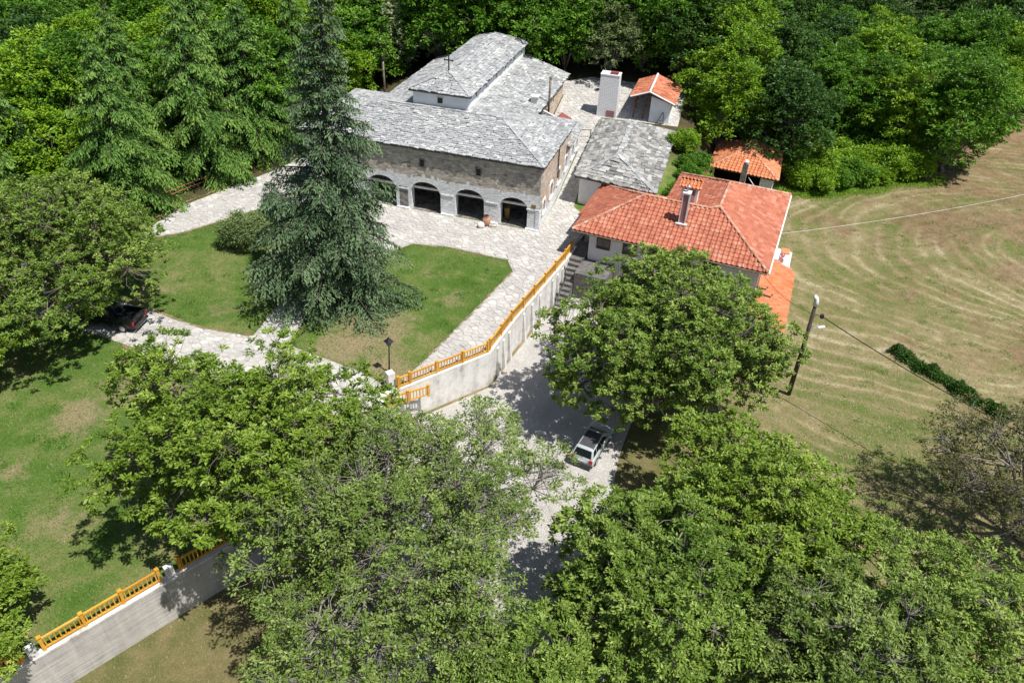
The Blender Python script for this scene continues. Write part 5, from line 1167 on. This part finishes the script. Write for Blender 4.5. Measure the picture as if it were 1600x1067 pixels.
def place(name, meshes, loc, rz, sc, label, cat='tree', group=None, tilt=(0, 0)):
    o = bpy.data.objects.new(name, None); COL.objects.link(o); o.empty_display_size = .3
    o.location = loc; o.rotation_euler = (tilt[0], tilt[1], rz); o.scale = (sc, sc, sc) if not isinstance(sc, tuple) else sc
    tag(o, label, cat, group)
    for nm, me in zip(('crown', 'trunk'), meshes):
        c = bpy.data.objects.new(nm, me); COL.objects.link(c); c.parent = o
    return o

# foreground trees: each grown on its own
place('walnut_tree', broadleaf(11, 7.9, 11.8, 1.6, 100, 38, 36, 0.215, MAT['leaf_walnut'], MAT['bark'], tr=.34, rb=.25, lobes=.16, spread=.13), (10.4, 42.3, 0), 0, 1, 'huge dense walnut tree standing right of the road in front of the red-roofed house')
place('walnut_tree', broadleaf(12, 7.0, 11.0, 2.0, 76, 34, 34, 0.215, MAT['leaf_light'], MAT['bark'], tr=.30, rb=.24, hollow=.14, lobes=.28, spread=.13), (-13.7, 28.4, 2.8), 0, 1, 'bright yellow-green walnut tree on the lawn above the grey wall, left of the olive-toned tree')
place('sparse_tree', broadleaf(13, 8.7, 12.4, 2.2, 120, 34, 26, 0.17, MAT['leaf_olive'], MAT['bark_grey'], tr=.34, twigs=.8, rb=.23, hollow=.10, lobes=.2, spread=.18), (-5.4, 24.0, 0), 0, 1, 'large thin olive-green tree with many bare grey twigs, lower middle of the photo')
place('walnut_tree', broadleaf(14, 6.4, 9.5, 1.4, 78, 34, 35, 0.205, MAT['leaf_light'], MAT['bark'], tr=.28, rb=.26, lobes=.2, spread=.13), (13.1, 27.4, 0), 0, 1, 'leafy green tree right of the road, below the huge walnut and beside the hay field')
place('walnut_tree', broadleaf(15, 6.0, 9.8, 1.4, 70, 34, 35, 0.2, MAT['leaf_walnut'], MAT['bark_grey'], tr=.28, twigs=.5, rb=.26, lobes=.2, spread=.13), (7.2, 22.8, 0), 0, 1, 'green tree at the bottom edge right of the olive-toned tree, over the lower road')
place('walnut_tree', broadleaf(16, 5.8, 9.0, 1.5, 64, 32, 32, 0.19, MAT['leaf_olive'], MAT['bark_grey'], tr=.26, twigs=.6, rb=.27, hollow=.08, spread=.14), (14.8, 20.6, 0), 0, 1, 'mid-green tree with grey twigs at the bottom edge, right of centre')
place('walnut_tree', broadleaf(17, 5.8, 8.0, 1.2, 64, 32, 32, 0.19, MAT['leaf_walnut'], MAT['bark_grey'], tr=.24, twigs=.6, rb=.27, hollow=.08, spread=.14), (22.2, 22.2, 0), 0, 1, 'green bushy tree filling the bottom right corner')
place('sparse_tree', broadleaf(18, 6.4, 9.0, 1.6, 70, 26, 18, 0.165, MAT['leaf_brown'], MAT['bark_grey'], tr=.26, twigs=.8, rb=.27, hollow=.15, lobes=.25, spread=.16), (32.0, 31.8, .3), 0, 1, 'thin tree with dark brownish leaves and crooked grey branches at the right edge')
place('walnut_tree', broadleaf(19, 8.4, 11.2, .9, 94, 36, 34, 0.21, MAT['leaf_walnut'], MAT['bark'], tr=.32, rb=.25, lobes=.14, spread=.13), (-33.6, 46.4, 2.8), 0, 1, 'big walnut tree at the left edge overhanging the black pickup')
place('walnut_tree', broadleaf(20, 4.4, 7.4, 1.4, 48, 32, 32, 0.205, MAT['leaf_light'], MAT['bark'], tr=.22, rb=.29, spread=.14), (-37.0, 37.6, 2.8), 0, 1, 'lighter small tree below the big walnut at the left edge')
place('walnut_tree', broadleaf(21, 3.2, 6.6, 1.2, 38, 30, 32, 0.19, MAT['leaf_light'], MAT['bark'], tr=.16, rb=.33, spread=.14), (-24.0, 19.4, 2.8), 0, 1, 'tree cut by the left edge above the lower yellow fence')
place('walnut_tree', broadleaf(23, 4.8, 8.2, 1.4, 56, 32, 32, 0.19, MAT['leaf_walnut'], MAT['bark_grey'], tr=.22, twigs=.5, rb=.28, spread=.14), (1.4, 16.6, 0), 0, 1, 'dark green tree cut by the bottom edge at the centre')
place('young_tree', broadleaf(22, 2.2, 3.6, .5, 24, 26, 20, .2, MAT['leaf_forest'], MAT['bark'], tr=.08, rb=.36, spread=.14), (-9.6, 17.6, 0), 0, 1, 'low bush at the bottom edge in the shade of the olive-toned tree')
# the blue-green spruce and its neighbours
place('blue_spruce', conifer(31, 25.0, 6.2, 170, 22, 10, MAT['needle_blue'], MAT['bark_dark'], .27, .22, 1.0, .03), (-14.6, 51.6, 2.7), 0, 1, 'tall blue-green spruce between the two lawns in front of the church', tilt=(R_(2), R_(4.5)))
place('young_spruce', conifer(32, 5.0, 1.9, 60, 9, 8, MAT['needle_blue'], MAT['bark_dark'], .24, .15, .8), (-21.6, 61.2, 2.8), 0, 1, 'small dark spruce beside the pale shrub at the lawn edge')
place('pale_shrub', broadleaf(33, 1.9, 2.2, .3, 26, 20, 16, .15, MAT['leaf_grey'], MAT['bark'], tr=.05, rb=.36), (-23.4, 58.6, 2.8), 0, 1.25, 'rounded pale grey-green shrub on the lawn left of the tall spruce', 'shrub')
cedars = [conifer(40 + i, 16, 5.0, 84, 22, 8, MAT['needle_green'], MAT['bark_dark'], .32, .50, .75, .04) for i in range(3)]
cpos = [((-35.8, 64.2), 1.0, 'drooping green cedar nearest the paved lane at its left end'), ((-31.6, 72.4), 1.12, 'drooping green cedar behind the yellow notice board'), ((-28.0, 77.6), 1.05, 'drooping green cedar at the far end of the brown rail fence'), ((-37.8, 72.0), 1.05, 'cedar standing between the first cedar and the broadleaf wood'),
        ((-33.0, 80.0), 1.15, 'tall cedar with its top at the upper edge, left of the spruce'), ((-45, 62), .95, 'cedar partly hidden behind the big walnut at the left edge'), ((-24.5, 83.5), 1.0, 'darker cedar behind the top of the tall spruce')]
for i, ((x_, y_), s_, l_) in enumerate(cpos): place('cedar_tree', cedars[i % 3], (x_, y_, float(upper(x_, y_)) - .1), i * 1.7, s_, l_, group='cedars beside the paved lane')

# woodland, each tree a thing of its own
ONES = ['first', 'second', 'third', 'fourth', 'fifth', 'sixth', 'seventh', 'eighth', 'ninth', 'tenth', 'eleventh', 'twelfth', 'thirteenth', 'fourteenth', 'fifteenth', 'sixteenth', 'seventeenth', 'eighteenth', 'nineteenth', 'twentieth'] + ['twenty-' + q_ for q_ in ('first', 'second', 'third', 'fourth', 'fifth', 'sixth', 'seventh', 'eighth', 'ninth')] + ['thirtieth'] + ['thirty-' + q_ for q_ in ('first', 'second', 'third', 'fourth', 'fifth', 'sixth', 'seventh', 'eighth', 'ninth')]
ONES += [q_.replace('thirty', 'forty') for q_ in ONES[29:]] + [q_.replace('thirty', 'fifty') for q_ in ONES[29:]]
FV = {}
def kindmesh(key, mat, n, **kw): FV[key] = [broadleaf(60 + hash_(key) + i, 4.8, 10.8, .6, 42, 26, 18, .30, mat, MAT['bark'], twigs=.12, rb=.32, tr=.2, flat=.8, spread=.2, **kw) for i in range(n)]
def hash_(s): return sum(ord(c) * (i + 3) for i, c in enumerate(s)) % 400
kindmesh('mid', MAT['leaf_forest'], 4); kindmesh('bright', MAT['leaf_bright'], 3); kindmesh('dark', MAT['leaf_dark'], 2); kindmesh('grey', MAT['leaf_grey'], 2, hollow=.2); kindmesh('white', MAT['leaf_white'], 1)
WORD = {'mid': 'rich green', 'bright': 'bright fresh green', 'dark': 'very dark green', 'grey': 'dull grey-green', 'white': 'white-flowering'}
special = []
def add_tree(key, x, y, s, label, group='trees of the wood', hs=1.0):
    u, v = toUV(x, y); z = max(float(upper(x, y)) if inpoly(PLAT, [x], [y])[0] else -9, float(lower(x, y)))
    special.append((x, y, s * 3.3)); return place('forest_tree', random.choice(FV[key]), (x, y, z - .15), random.uniform(0, 6.28), (s, s, s * hs), label, 'tree', group)
def wp(u, v): p = W(u, v); return p.x, p.y
add_tree('white', *wp(24.5, 27), .95, 'white-flowering acacia behind the grey pole at the left of the church'); add_tree('bright', *wp(-14.2, 27.5), 1.1, 'tall bright green tree just right of the small bell shelter')
add_tree('bright', *wp(-13.0, 35), 1.25, 'tallest bright green tree behind the bell shelter'); add_tree('grey', 10.4, 94.6, .9, 'olive-brown rounded tree directly behind the white oven chimney')
add_tree('mid', 4.9, 95.4, .9, 'green tree touching the far right corner of the church roof'); add_tree('grey', 31.0, 95.5, .9, 'slender grey-green tree standing in the dark hollow right of the kiosk'); add_tree('grey', 35.0, 97.5, .8, 'second thin grey-green tree in the dark hollow, farther right')
add_tree('bright', 45.5, 91.0, 1.05, 'bright green tree at the edge of the hay field, right of the hollow'); add_tree('mid', 51.5, 92.0, 1.25, 'broad green tree overhanging the far edge of the hay field'); add_tree('mid', 54, 97, 1.2, 'rounded green tree behind the one overhanging the hay field')
add_tree('white', 69, 112, .9, 'pale flowering tree in the top right corner')
cells_ = {}
spc = 5.0
for j in range(0, 40):
    for i in range(-30, 30):
        x = (i + .5 * (j % 2)) * spc + random.uniform(-1.7, 1.7); y = 52 + j * spc * .86 + random.uniform(-1.7, 1.7); u, v = toUV(x, y)
        inP = bool(inpoly(PLAT, [x], [y])[0])
        if inP and u > -10:
            if u > 24:
                if not (v > 22 or (u > 28.5 and v > 17) or (u > 34.5 and v > -4) or (u > 42 and v > -12) or (u > 30 and v > 12)): continue
            elif v < 28.2: continue
            if -10 < u < 7 and v < 31.5: continue
        elif inP:
            if v < 27: continue
        else:
            if y < 82 or x < 18: continue
            if x > 34 and y < 86 + max(0, (x - 52)) * .9: continue
            if x < 31 and y < 92: continue
            if x < 43 and y < 93: continue
            if 24 < x < 36 and y < 104: continue
            if 55 < x and y < 98 + (x - 55) * .3: continue
        z = max(float(upper(x, y)) if inP else -9, float(lower(x, y)))
        X, Y = px((x, y, z + 8))
        if not (-90 < X < 1690 and -75 < Y): continue
        if any((x - a) ** 2 + (y - b) ** 2 < r_ * r_ for a, b, r_ in special): continue
        if any((x - a[0]) ** 2 + (y - a[1]) ** 2 < 12 for a, *_ in cpos): continue
        ravine = 1075 < X < 1250 and Y < 200  # shade of the hollow is put into darker leaf colour here
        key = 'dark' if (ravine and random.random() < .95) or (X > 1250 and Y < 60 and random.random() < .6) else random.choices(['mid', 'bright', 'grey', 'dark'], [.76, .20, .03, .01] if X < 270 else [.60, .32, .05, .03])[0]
        zone = next(n_ for lim, n_ in ((130, 'in the upper left corner'), (270, 'left of the cedars'), (400, 'behind the cedars'), (520, 'around the spruce top'), (640, 'behind the grey pole'), (760, 'behind the church'), (870, 'behind the church gable'), (985, 'behind the white oven'), (1075, 'behind the bell shelter'), (1250, 'in the dark hollow'), (1350, 'above the kiosk'), (1450, 'above the hay field'), (9999, 'in the upper right corner')) if X < lim)
        rowz = 'top edge' if Y < 0 else 'rear row' if Y < 60 else 'middle row' if Y < 130 else 'front row'
        cells_.setdefault((key, zone, rowz), []).append((X, Y, x, y, z))
for (key, zone, rowz), L in cells_.items():
    L.sort()
    words = {1: [''], 2: ['left of two: ', 'right of two: ']}
    for k, (X, Y, x, y, z) in enumerate(L):
        n = len(L)
        lab = (ONES[k] + ' ' if n > 1 else '') + WORD[key] + ' tree ' + ('from the left, ' if n > 1 else '') + zone + ', ' + rowz
        s = random.uniform(.9, 1.3)
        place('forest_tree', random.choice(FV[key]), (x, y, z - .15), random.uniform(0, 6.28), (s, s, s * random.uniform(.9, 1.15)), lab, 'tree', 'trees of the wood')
# scrub along the field edge and round the kiosk
BV = [broadleaf(90 + i, 1.7, 2.4, .3, 22, 20, 14, .24, MAT['leaf_bright'] if i < 2 else MAT['leaf_forest'], MAT['bark'], tr=.05, rb=.38, twigs=.2) for i in range(4)]
k = 0
bl_ = []
for t_ in range(400):
    x = random.uniform(28.5, 47); y = 81.0 + max(0, x - 36) * .38 + random.uniform(0, 10.0)
    if (x - 26) ** 2 + (y - 81) ** 2 < 30 or any((x - a) ** 2 + (y - b) ** 2 < 1.9 for a, b in bl_): continue
    bl_.append((x, y))
for t_ in range(120):
    u = random.uniform(-15.5, -10.9); v = random.uniform(10, 26); p = W(u, v)
    if any((p.x - a) ** 2 + (p.y - b) ** 2 < 3 for a, b in bl_) or (p.x - 23.5) ** 2 + (p.y - 81.5) ** 2 < 34: continue
    bl_.append((p.x, p.y))
for t_ in range(60):
    x, y = random.uniform(20, 30), random.uniform(89, 93)
    if any((x - a) ** 2 + (y - b) ** 2 < 3 for a, b in bl_): continue
    bl_.append((x, y))
bz = {}
for x, y in bl_:
    edge = 81.0 + max(0, x - 36) * .38
    where = 'on the bank right of the slate roof' if y < 87 and x < 22 else 'behind the orange-roofed kiosk' if x < 30 else ('front ' if y - edge < 2.2 else 'middle ' if y - edge < 4.4 else 'rear ') + ('of the thicket beside the kiosk' if x < 38 else 'of the bushes edging the hay field')
    bz.setdefault(where, []).append((px((x, y, 1))[0], x, y))
for where, L in bz.items():
    L.sort()
    for k, (_, x, y) in enumerate(L):
        z = max(float(upper(x, y)) if inpoly(PLAT, [x], [y])[0] else -9, float(lower(x, y)))
        place('bush', random.choice(BV), (x, y, z - .1), random.uniform(0, 6.28), random.uniform(.55, .9) if 'bank' in where else random.uniform(.75, 1.35), ONES[k] + ' leafy bush from the left, ' + where, 'bush', 'bushes ' + where)
# clipped hedge line in the field
hd = thing('field_hedge', (33, 47, 0), 'low dark green hedge strip running diagonally through the mown hay field', 'hedge')
r = np.random.default_rng(5); n = 16000; t = r.random(n); a = np.array([30.9, 50.6]); b = np.array([36.6, 42.6]); q_ = a + (b - a) * t[:, None]; nn = np.array([.814, .58])
t = t ** 1.0; off = r.normal(0, .30, n) + .22 * np.sin(t * 17) + .14 * np.sin(t * 41); hh = np.clip(.75 * (1 - (off / .95) ** 2), .05, 1) * r.uniform(.35, 1, n) * (.8 + .35 * np.sin(t * 23) + .2 * np.sin(t * 57))
P = np.column_stack([q_ + nn * off[:, None], lower(q_[:, 0], q_[:, 1]) + hh]); D = r.normal(0, 1, (n, 3)) + [0, 0, .3]
link('foliage', leaves_mesh('foliage', P, D, r.normal(0, .5, (n, 3)) + [0, 0, 1], r.uniform(.12, .24, n), r.uniform(.06, .12, n), np.clip(r.normal(.6, .2, n), 0, 1), MAT['leaf_dark']), hd)

# ------------------------------------------------------------------ grass and hay
def tufts(name, P, h0, h1, mat, seed, lean=.7, tint=None):
    r = np.random.default_rng(seed); n = len(P); az = r.uniform(0, 6.28, n); d = np.stack([np.cos(az) * lean, np.sin(az) * lean, r.uniform(.3, 1, n)], 1); L = r.uniform(h0, h1, n)
    s = np.stack([-np.sin(az), np.cos(az), np.zeros(n)], 1); wd = L * r.uniform(.12, .28, n)
    V = np.stack([P - s * wd[:, None] / 2, P + s * wd[:, None] / 2, P + unit(d) * L[:, None]], 1)
    o = link(name, npmesh(name, V.reshape(-1, 3), tris=np.arange(3 * n).reshape(n, 3), mat=mat, tint=tint if tint is not None else np.clip(r.normal(.4, .25, n), 0, 1))); tag(o, kind='stuff'); return o
r = np.random.default_rng(9)
def patch(x, y): return .5 + .35 * np.exp(-((x + 10.4) ** 2 + (y - 45.5) ** 2) / 10) + .35 * np.exp(-((x + 25.2) ** 2 + (y - 40.6) ** 2) / 7) + .35 * np.exp(-((x + 27.6) ** 2 + (y - 36.4) ** 2) / 3) + .28 * np.sin(x * .55 + 2 * np.sin(y * .31)) * np.sin(y * .47 + 1.3 * np.sin(x * .4)) + .2 * np.sin(x * 1.7 + y * 1.1) * np.sin(y * 1.9 - x * .6)
n = 380000; x = r.uniform(-40, 0, n); y = r.uniform(14, 68, n); k = inpoly(PLAT, x, y) & ~inpoly(COURT, x, y); x, y = x[k], y[k]
tt = np.clip(.12 + .62 * patch(x, y) + r.normal(0, .22, len(x)), 0, 1)
tufts('lawn_grass', np.column_stack([x, y, upper(x, y) - .01]), .06, .18, MAT['grass_blade'], 3, .9, tt)['label'] = 'short green and straw-coloured grass of the lawns'
n = 300000; x = r.uniform(9, 75, n); y = 20 + 75 * r.random(n) ** 1.3; k = inpoly(FIELD, x, y); x, y = x[k], y[k]
tufts('hay_stubble', np.column_stack([x, y, lower(x, y) + .01]), .08, .26, MAT['hay'], 4, 1.3, np.clip(.42 + .2 * np.sin(np.hypot((x - 57) * .8, (y - 70) * 1.25) * 2.9 + 1.5 * np.sin(x * .3)) * (np.sin(x * .17 + y * .1) > -.3) + .18 * np.sin(x * .23 + 2) * np.sin(y * .19) + r.normal(0, .2, len(x)), 0, 1))['label'] = 'mown straw-coloured hay stubble in the field'
n = 30000; x = r.uniform(-26, -4, n); y = r.uniform(10, 33, n); k = ~inpoly(PLAT, x, y) & ~inpoly(ROAD, x, y); x, y = x[k], y[k]
tufts('dry_grass', np.column_stack([x, y, lower(x, y) - .02]), .06, .18, MAT['hay'], 6, 1.0)['label'] = 'dry grass below the grey garden wall'
n = 16000; x = r.uniform(28, 50, n); y = 79.6 + np.clip(x - 36, 0, 30) * .34 + r.normal(.5, .6, n) + .5 * np.sin(x * .9); 
tufts('tall_grass', np.column_stack([x, y, lower(x, y) - .02]), .12, .38, MAT['leaf_bright'], 8, .6)['label'] = 'tall green grass along the far edge of the hay field'

# grass creeping over the edge of the paving, and taller weedy clumps
B_ = np.array([[p.x, p.y] for p in dense(COURT, .03)]); B_ = B_[(B_[:, 1] < 68) & (B_[:, 0] < .5)]
bx = np.repeat(B_[:, 0], 2) + r.normal(0, .11, 2 * len(B_)); by = np.repeat(B_[:, 1], 2) + r.normal(0, .11, 2 * len(B_)); k = inpoly(PLAT, bx, by); bx, by = bx[k], by[k]
wall_d = np.min(np.abs(by - np.interp(bx, [-7, -1.95, -.35, 2.25, 4.05], [40.9, 44.7, 48.7, 54.4, 58.4])) + np.where(bx < -7, 9, 0)[:], axis=0) if False else np.where(bx > -7, np.abs(by - np.interp(bx, [-7, -1.95, -.35, 2.25, 4.05], [40.9, 44.7, 48.7, 54.4, 58.4])), 9)
uu_, vv_ = toUV(bx, by); k = (wall_d > .6) & ~((vv_ > -.6) & (uu_ < 24)); bx, by = bx[k], by[k]
tufts('edge_grass', np.column_stack([bx, by, upper(bx, by)]), .07, .17, MAT['grass_blade'], 12, .9)['label'] = 'ragged grass growing over the edge of the paving'
cx_ = r.uniform(-36, 0, 260); cy_ = r.uniform(18, 66, 260); x = np.repeat(cx_, 60) + r.normal(0, .22, 15600); y = np.repeat(cy_, 60) + r.normal(0, .22, 15600); k = inpoly(PLAT, x, y) & ~inpoly(COURT, x, y); x, y = x[k], y[k]
tufts('lawn_weeds', np.column_stack([x, y, upper(x, y)]), .10, .24, MAT['leaf_forest'], 13, .8)['label'] = 'darker weed clumps scattered through the lawn'
cx_ = r.uniform(18, 60, 420); cy_ = r.uniform(36, 84, 420); x = np.repeat(cx_, 40) + r.normal(0, .3, 16800); y = np.repeat(cy_, 40) + r.normal(0, .18, 16800); k = inpoly(FIELD, x, y); x, y = x[k], y[k]
tufts('field_weeds', np.column_stack([x, y, lower(x, y) + .02]), .10, .28, MAT['leaf_olive'], 14, .9)['label'] = 'green weed clumps left standing in the mown field'
